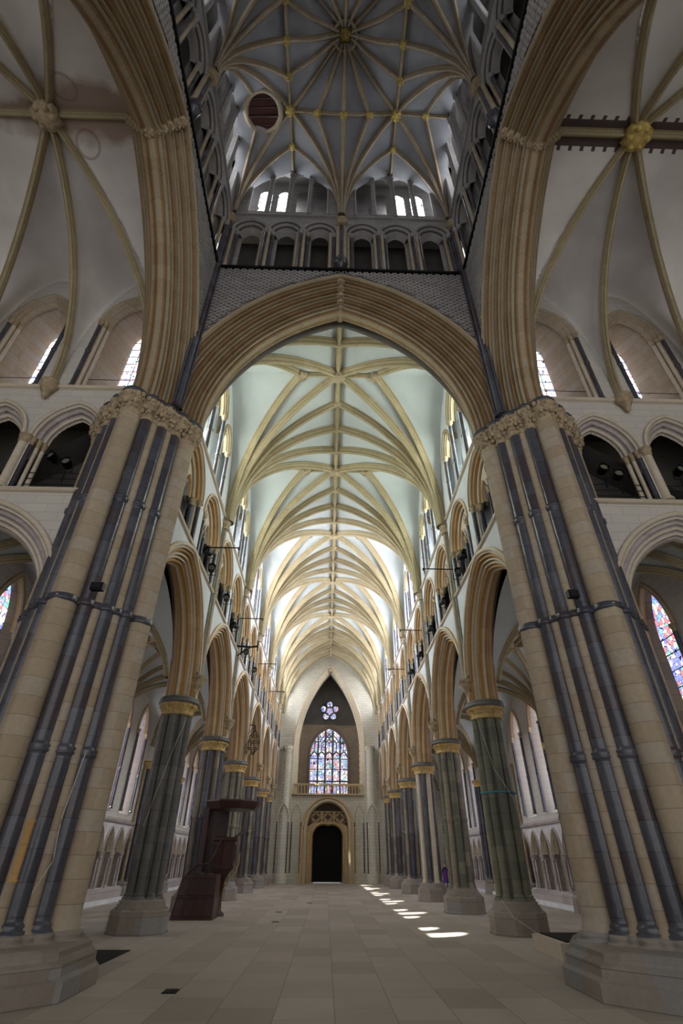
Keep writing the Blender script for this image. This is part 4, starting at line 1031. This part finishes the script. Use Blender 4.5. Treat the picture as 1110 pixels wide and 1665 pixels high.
# blind lancets beside the portal
for s, side in SIDES:
    for u, zt_, lab in ((s * 3.45, 5.6, 'inner'), (s * 4.9, 5.6, 'outer')):
        t = thing('blind_lancet', f'narrow blind lancet with dark shafts, {lab} one to the {side} of the west door', 'blind arch')
        d0 = -.03 if lab == 'inner' else -1.0
        mb = MB(); sweep(mb, TWW, [(.2, d0 + .1, 0), (.2, d0 - .04, 0), (.1, d0 - .08, 0), (.04, d0 - .02, 1), (0, d0 + .1, 0)], .42 if lab == 'inner' else .55, 1.3, 5.7, u, 10); mb.build('arch_moulding', ['west', 'portal'], t)
        for q in (-1, 1):
            mb = MB(); shaft(mb, u + q * (.5 if lab == 'inner' else .62), WY + d0 - .05, .06, .9, 5.4, (3.0,), 8); sh_ = mb.build('shaft', 'marble', t)
            mb = MB(); capital(mb, u + q * (.5 if lab == 'inner' else .62), WY + d0 - .05, .06, 5.38, .3, 10); mb.build('capital', 'west', sh_)
# great window
mb = MB(); sweep(mb, TWW, [(.3, 1.98, 1), (.2, 1.9, 0), (.1, 1.95, 1), (0, 2.1, 0)], 2.25, 3.0, 12.5, 0, 14, 8.1); struct(mb.build('trim_4', ['westdark', 'dark']))
t = thing('west_window', 'great five light stained glass west window with traceried head', 'window')
mb = MB(); pane(mb, TWW, (0, 2.25, 3.0, 0, 12.5, 8.1), 2.4); mb.build('glass', 'gwest', t)
mb = MB(); op_ = 2.25
for i in range(1, 5):
    u = -2.25 + .9 * i; zt_ = 12.5 + arch_top(2.25, 3.0, 0, u) - (.1)
    mb.box(u - .1, u + .1, WY + 2.2, WY + 2.38, 8.1, zt_)
mb.build('mullion', 'dark', t)
mb = MB()
for i in range(5):
    uc = -1.8 + .9 * i
    for (ss, hh, zz, w_) in ((.42, .6, 12.25, .08),):
        A = arch(ss, hh, 0, 8); 
        tube(mb, [TWW(uc + u, 2.3, zz + z) for u, z in A], w_, 5)
for i in range(10):
    uc = -2.02 + .45 * i; zb_ = 13.05
    top = 12.5 + arch_top(2.25, 3.0, 0, uc + (.2 if uc < 0 else -.2))
    zz = min(13.85, top - .15)
    if zz > zb_ + .1: tube(mb, [TWW(uc + .22, 2.3, zb_ - .2), TWW(uc + .22, 2.3, zz)], .05, 4); tube(mb, [TWW(uc + u, 2.3, zz - .1 + z) for u, z in arch(.2, .3, 0, 5)], .05, 4)
for r_ in (.35, .8, 1.25):
    for s in (-1, 1): tube(mb, [TWW(s * (r_ - 1.0 * f), 2.3, 13.9 + 1.4 * f * (1 - .2 * f)) for f in [i / 6 for i in range(7)] if abs(r_ - 1.0 * f) < 1.3 and 13.9 + 1.4 * f * (1 - .2 * f) < 12.45 + arch_top(2.25, 3.0, 0, r_ - 1.0 * f)], .055, 4)
mb.build('tracery', 'dark', t)
mb = MB()
for z in (9.6, 10.9, 12.05): mb.box(-2.25, 2.25, WY + 2.25, WY + 2.36, z, z + (.14 if z < 10 else .08))
mb.build('transom', 'dark', t)
# rose (cinquefoil)
t = thing('cinquefoil_window', 'small five petalled stained glass window high above the west window', 'window')
mb = MB()
for k in range(6):
    a = PI / 2 + (k - 1) * 2 * PI / 5; c0 = (0, 17.75) if k == 0 else (.8 * math.cos(a), 17.75 + .8 * math.sin(a)); r = .55 if k == 0 else .42
    mb.add([TWW(c0[0] + r * math.cos(b), 2.84 - .004 * k, c0[1] + r * math.sin(b)) for b in [2 * PI * i / 24 for i in range(24)]], [tuple(range(24))], 0, False)
mb.build('glass', 'gwest', t)
mb = MB()
for k in range(6):
    a = PI / 2 + (k - 1) * 2 * PI / 5; c0 = (0, 17.75) if k == 0 else (.8 * math.cos(a), 17.75 + .8 * math.sin(a)); r = .55 if k == 0 else .42
    tube(mb, [TWW(c0[0] + r * math.cos(b), 2.8, c0[1] + r * math.sin(b)) for b in [2 * PI * i / 24 for i in range(25)]], .065, 5)
mb.build('tracery', 'dark', t)

# ------------------------------------------------------------------ furniture and fittings
t = thing('pulpit', 'dark mahogany pulpit with stair, sounding board and curved brass handrail by the second left pier', 'pulpit', (-5.0, 28.0, 0))
def ngon(mb, x, y, prof, n=6, rot=PI / 6, mi=0): lathe(mb, x, y, prof, n, mi, None, False, rot)
mb = MB(); A_ = [(-1.5, -1.9), (.22, -1.9), (.22, -.7), (-1.5, -.7)]; B_ = [(-1.25, -1.75), (.18, -1.75), (.18, -.7), (-1.25, -.7)]
mb.add([(x, y, 0) for x, y in A_] + [(x, y, 1.5) for x, y in B_], [(0, 1, 5, 4), (1, 2, 6, 5), (2, 3, 7, 6), (3, 0, 4, 7), (4, 5, 6, 7)], 0, False)
mb.build('stair_enclosure', 'wood', t)
mb = MB()
for i in range(4):
    f0 = i / 4 + .03; f1 = (i + 1) / 4 - .03
    for z0, z1 in ((.12, .72), (.8, 1.38)):
        def P(f, z): 
            k = z / 1.5; xa = -1.5 + .25 * k; xb = .22 - .04 * k; return (xa + (xb - xa) * f, -1.92 + .15 * k, z)
        for a, b in (((f0, z0), (f1, z0)), ((f1, z0), (f1, z1)), ((f1, z1), (f0, z1)), ((f0, z1), (f0, z0))): tube(mb, [P(*a), P(*b)], .02, 5)
mb.build('panel_moulding', 'wood', t)
mb = MB(); ngon(mb, .1, 0, [(.12, 1.0), (.22, 1.3), (.42, 1.55), (.6, 1.7), (.6, 1.8), (.54, 1.82), (.54, 2.72), (.63, 2.76), (.63, 2.88), (.56, 2.9)]); mb.build('drum', 'wood', t)
mb = MB()
for k in range(6):
    a0 = PI / 6 + k * PI / 3 + .12; a1 = a0 + PI / 3 - .24
    for zz in (1.95, 2.6): tube(mb, [(.1 + .52 * math.cos(a0), .52 * math.sin(a0), zz), (.1 + .52 * math.cos(a1), .52 * math.sin(a1), zz)], .025, 5)
    for a in (a0, a1): tube(mb, [(.1 + .52 * math.cos(a), .52 * math.sin(a), 1.95), (.1 + .52 * math.cos(a), .52 * math.sin(a), 2.6)], .025, 5)
mb.build('panel_moulding', 'wood', t)
mb = MB(); lathe(mb, .1, 0, [(.3, 0), (.28, .1), (.14, .2), (.12, .9), (.2, 1.1)], 12); mb.build('stem', 'wood', t)
mb = MB(); mb.box(-1.15, -.9, .2, .9, 1.5, 4.1); mb.box(-.9, .0, .72, .8, 1.5, 4.1); mb.build('back_panel', 'wood', t)
mb = MB(); ngon(mb, .3, 0, [(1.15, 4.0), (1.2, 4.08), (1.28, 4.2), (1.34, 4.3), (1.34, 4.36), (1.2, 4.38), (.3, 4.45)], 8, PI / 8)
mb.build('sounding_board', 'wood', t)
for dy in (-.9, .0):
    mb = MB(); tube(mb, [(-1.1 + 1.1 * f, -1.5 + dy * .3 + f * 1.0, 1.5 + 1.3 * f * f + .2 * math.sin(f * 6)) for f in [i / 12 for i in range(13)]], .03, 6); mb.build('handrail', 'wood', t)
mb = MB(); tube(mb, [(.85, -.2, 2.3), (.84, -.2, 1.9), (.72, -.2, 1.55), (.5, -.2, 1.35), (.3, -.2, 1.0), (.26, -.2, .7)], .035, 8); mb.build('bracket', 'brass', t)
mb = MB(); mb.add([(.55, -.35, 2.95), (1.05, -.35, 3.2), (1.05, .35, 3.2), (.55, .35, 2.95), (.55, -.35, 2.9), (1.05, -.35, 3.15), (1.05, .35, 3.15), (.55, .35, 2.9)], [(0, 1, 2, 3), (4, 5, 6, 7), (0, 1, 5, 4), (1, 2, 6, 5), (2, 3, 7, 6), (3, 0, 4, 7)], 0, False); mb.build('book_rest', 'wood', t)

t = thing('iron_lantern', 'black wrought iron hanging lantern cage on the left wall above the third pier', 'lantern', (-5.4, 37.9, 8.9))
mb = MB()
for k in range(6):
    a = k * PI / 3; tube(mb, [(math.cos(a) * r, math.sin(a) * r, z) for r, z in ((.05, -.9), (.12, -.75), (.34, -.5), (.4, -.1), (.34, .3), (.15, .55), (.04, .7), (.0, 1.0))], .022, 5)
for r, z in ((.34, -.5), (.4, -.1), (.34, .3)): tube(mb, [(r * math.cos(a), r * math.sin(a), z) for a in [2 * PI * i / 20 for i in range(21)]], .02, 5)
for k in range(6):
    a = k * PI / 3 + .5; tube(mb, [(r * math.cos(a + q), r * math.sin(a + q), z) for r, q, z in ((.38, 0, -.3), (.46, .2, -.15), (.42, .4, 0), (.36, .3, .1))], .018, 5)
mb.build('cage', 'iron', t)
mb = MB(); tube(mb, [(0, 0, 1.0), (-.45, 0, 1.05)], .03, 6); tube(mb, [(0, 0, .95), (-.2, 0, .75), (-.45, 0, .5)], .02, 6); mb.build('bracket', 'iron', t)

t = thing('iron_bracket', 'dark iron bracket arm projecting from the left triforium string', 'bracket', (-5.9, 29.6, 12.75))
mb = MB(); tube(mb, [(0, 0, 0), (.9, 0, -.05), (1.3, 0, 0)], .06, 8); tube(mb, [(.1, 0, -.6), (.5, 0, -.3), (.9, 0, -.05)], .04, 6); tube(mb, [(1.3, 0, -.3), (1.3, 0, .35)], .035, 6); mb.build('arm', 'iron', t)

rods = [(-1, 19.3, 13.6), (-1, 29.0, 14.3), (-1, 38.6, 14.6), (-1, 47.5, 14.9), (1, 21.5, 13.9), (1, 30.5, 14.3), (1, 39.5, 14.6)]
for i, (s, y, z) in enumerate(rods):
    side = 'left' if s < 0 else 'right'; kk = i if s < 0 else i - 4
    mb = MB(); tube(mb, [(0, 0, 0), (-s * 1.55, 0, 0)], .028, 6); lathe(mb, -s * 1.5, 0, [(.03, -.12), (.05, -.02), (.03, .05)], 8)
    o = mb.build('tie_rod', 'iron'); o.location = (s * 5.9, y, z); tag(o, f'thin iron rod sticking out from the {side} nave triforium, {ORD[kk]} from the crossing', 'rod', 'iron rods of the triforium')

# spotlights: a body and a yoke each
def spotlight():
    t = thing('spotlight', 'x', 'spotlight')
    mb = MB(); rows = []
    for y, r in ((.0, .09), (-.05, .15), (-.38, .17), (-.42, .19), (-.42, .16), (-.3, .13)):
        rows.append([(r * math.cos(2 * PI * i / 16), y, r * math.sin(2 * PI * i / 16)) for i in range(16)])
    mb.grid(rows, 0, True, True); mb.add(rows[0], [tuple(range(16))]); mb.build('housing', 'iron', t)
    mb = MB(); mb.add([(.13 * math.cos(2 * PI * i / 16), -.31, .13 * math.sin(2 * PI * i / 16)) for i in range(16)], [tuple(range(16))]); mb.build('lens', 'greenpier', t)
    mb = MB(); tube(mb, [(-.21, -.2, 0), (-.21, -.1, -.28), (.21, -.1, -.28), (.21, -.2, 0)], .02, 5); tube(mb, [(0, -.1, -.28), (0, -.05, -.7)], .025, 6); mb.build('yoke', 'iron', t)
    return t
sp = spotlight(); first = True
for s, side in SIDES:
    for b_, uc in enumerate((TXM - 1.36, TXM + 1.36)):
        for j in (0, 1):
            x = uc - .22 + .5 * j; z = 13.35 + (-.25 if s * (j - .5) > 0 else 0) * 1
            c = place(sp, (s * x, TY + .45, z), (1, 1, 1), random.uniform(-.5, .5), f"black spotlight in the {'nearer' if b_ == 0 else 'farther'} {side} transept triforium opening, {'nearer to' if j == 0 else 'farther from'} the crossing", 'spotlights in the transept triforium', first); first = False
    for k, (y, z) in enumerate([(19.9, 13.6), (20.4, 13.0), (24.4, 13.4), (28.2, 13.4), (32.5, 13.3), (36.6, 13.4)]):
        c = place(sp, (s * 5.75, y, z), (1, 1, 1), random.uniform(-.3, .6) * s, f'small black spotlight on the {side} nave triforium edge, {ORD[k]} from the crossing', 'spotlights of the nave triforium')
# triforium clutter under the left opening
for i, (x, z) in enumerate(((9.2, .14), (9.6, .1))):
    o = MB(); boss(o, 0, 0, 0, .16); q = o.build('cable_coil', 'iron'); q.location = (-x if i else -x, TY + .25, TZT + .16)
    tag(q, ['coil of dark cable', 'smaller dark coil of cable'][i] + ' on the sill of the near left transept triforium opening', 'cable')

# strap, ropes and cable on piers
mb = MB(); tube(mb, [(AX + .66 * math.cos(a) * (1 + .02 * math.cos(8 * a)), 21.95 + .66 * math.sin(a) * (1 + .02 * math.cos(8 * a)), 4.2) for a in [2 * PI * i / 40 for i in range(41)]], .03, 6)
tag(mb.build('strap', 'blue'), 'blue strap tied round the first right nave pier', 'strap')
def rope(name, pts, label, r=.012, m='rope'):
    mb = MB(); P = []
    for a, b in zip(pts, pts[1:]):
        for i in range(8): f = i / 8; P.append(Vector(a).lerp(Vector(b), f))
    P.append(Vector(pts[-1])); tube(mb, P, r, 5); tag(mb.build(name, m), label, 'rope')
rope('rope', [(5.95, 21.4, 6.9), (6.3, 21.25, 5.0), (6.9, 21.25, 3.9)], 'thin pale rope hanging across the first right nave pier shafts')
rope('rope', [(5.85, 21.2, .95), (6.1, 20.95, .5), (6.8, 20.9, .1)], 'thin rope lying over the base of the first right nave pier', .015)
rope('rope', [(-5.95, 21.4, 6.8), (-6.3, 21.25, 5.3), (-6.8, 21.25, 3.0)], 'thin pale rope slanting across the first left nave pier')
rope('cable', [(-5.5, 12.02, 4.0), (-5.62, 12.0, 2.7), (-5.55, 12.0, 2.0), (-5.75, 11.95, 1.5)], 'thin white cable hanging down the left crossing pier')
mb = MB(); mb.box(-.07, .07, -.03, .03, 0, .95); mb.box(-.09, .09, -.035, .02, -.02, .02); mb.box(-.09, .09, -.035, .02, .93, .97)
o = mb.build('cable_trunking', 'ochre'); o.location = (-6.02, 11.62, 1.7); tag(o, 'narrow brown trunking strip low on the left crossing pier', 'trunking')
mb = MB(); mb.box(-.16, .16, -.08, .08, 0, .2); mb.box(-.13, .13, -.1, -.08, .03, .17); o = mb.build('floodlight', 'iron'); o.location = (-6.2, 11.62, 7.66); tag(o, 'small dark floodlight sitting on the left crossing pier shaft ring', 'floodlight')
mb = MB(); mb.box(-.14, .14, -.08, .08, 0, .2); mb.box(-.11, .11, -.1, -.08, .03, .17); o = mb.build('floodlight', 'iron'); o.location = (6.15, 11.6, 7.66); tag(o, 'small dark floodlight sitting on the right crossing pier shaft ring', 'floodlight')
rope('conduit', [(6.35, 10.95, 1.35), (6.4, 10.7, 1.0), (6.45, 10.7, .5)], 'black conduit running down the base of the right crossing pier', .03, 'iron')

# stone bench and step, grates
t = thing('stone_block', 'low stone platform with a black mat on top beside the right crossing pier', 'stone step', (0, 0, 0))
mb = MB(); mb.box(5.75, 7.6, 16.2, 18.3, 0, .36); mb.box(5.95, 7.6, 15.8, 16.2, 0, .17); mb.build('stone', 'cream', t)
mb = MB(); mb.box(5.95, 7.5, 16.35, 18.2, .36, .39); mb.build('mat', 'black', t)
def grate(x0, x1, y0, y1, label, nb):
    mb = MB(); mb.box(x0, x1, y0, y1, 0.002, .012)
    for i in range(nb): x = x0 + (x1 - x0) * (i + .5) / nb; mb.box(x - .01, x + .01, y0, y1, .012, .02)
    tag(mb.build('floor_grate', 'iron'), label, 'grate')
grate(-7.0, -5.45, 15.8, 18.0, 'large dark iron floor grate behind the left crossing pier', 24)
grate(-3.2, -2.93, 12.7, 13.05, 'small dark drain grate in the paving in front of the left pier', 6)
for i, (x, y) in enumerate(((-2.5, 30.0), (-2.3, 25.5), (-1.2, 36.0))):
    grate(x, x + .3, y, y + .3, ['small dark floor plate in the paving beyond the pulpit', 'small dark floor plate in the paving beside the pulpit', 'small dark floor plate far down the nave left of centre'][i], 3)
# notice stand in the right aisle
t = thing('notice_stand', 'small dark stand with white boards in the right aisle behind the crossing pier', 'stand', (11.7, 26.6, 0))
mb = MB(); mb.box(-.3, .3, -.2, .2, .05, .12); mb.box(-.3, -.25, -.03, .03, 0, 1.4); mb.box(.25, .3, -.03, .03, 0, 1.4); mb.box(-.3, .3, -.03, .03, 1.35, 1.4); mb.build('frame', 'iron', t)
for z in (.2, .6, 1.0): mb = MB(); mb.box(-.25, .25, -.06, -.02, z, z + .3); mb.build('board', 'white', t)
# distant visitor
def person(loc, label):
    t = thing('person', label, 'person', loc)
    me = bpy.data.meshes.new('body'); J = [(0, 0, .95), (0, 0, 1.2), (0, 0, 1.45), (0, 0, 1.55), (0, -.02, 1.66), (0, -.02, 1.78), (.2, 0, 1.42), (.27, .02, 1.12), (.25, -.08, .88), (-.2, 0, 1.42), (-.27, .02, 1.12), (-.25, -.08, .88), (.1, 0, .9), (.11, 0, .5), (.11, .02, .08), (.11, -.14, .04), (-.1, 0, .9), (-.11, .05, .5), (-.11, .1, .08), (-.11, -.06, .04)]
    E_ = [(0, 1), (1, 2), (2, 3), (3, 4), (4, 5), (2, 6), (6, 7), (7, 8), (2, 9), (9, 10), (10, 11), (0, 12), (12, 13), (13, 14), (14, 15), (0, 16), (16, 17), (17, 18), (18, 19)]
    Rr = [.16, .15, .15, .06, .1, .08, .07, .05, .04, .07, .05, .04, .1, .07, .05, .04, .1, .07, .05, .04]
    me.from_pydata(J, E_, []); me.materials.append(M['black']); o = bpy.data.objects.new('body', me); C.objects.link(o); o.parent = t
    m = o.modifiers.new('skin', 'SKIN')
    for i, r in enumerate(Rr): me.skin_vertices[0].data[i].radius = (r, r * .8)
    me.skin_vertices[0].data[0].use_root = True
    sb = o.modifiers.new('sub', 'SUBSURF'); sb.levels = 1; sb.render_levels = 1
    mb = MB(); lathe(mb, 0, -.02, [(.03, 1.56), (.07, 1.6), (.085, 1.68), (.09, 1.76), (.07, 1.83), (.02, 1.86)], 14); lathe(mb, 0, -.115, [(.005, 1.68), (.02, 1.7), (.008, 1.75)], 6); mb.build('head', 'skin', t)
    mb = MB(); lathe(mb, 0, .015, [(.08, 1.66), (.1, 1.72), (.1, 1.8), (.07, 1.87), (.02, 1.89)], 12); mb.build('hair', 'dark', t)
    mb = MB(); lathe(mb, 0, 0, [(.24, .45), (.22, .75), (.19, 1.0), (.2, 1.2), (.19, 1.38), (.08, 1.5)], 16, 0, lambda a, z: 1 - .25 * abs(math.sin(a))); mb.build('coat', 'purple', t)
    return t
person((10.3, 53.0, 0), 'distant person in purple standing in the right aisle between the piers')
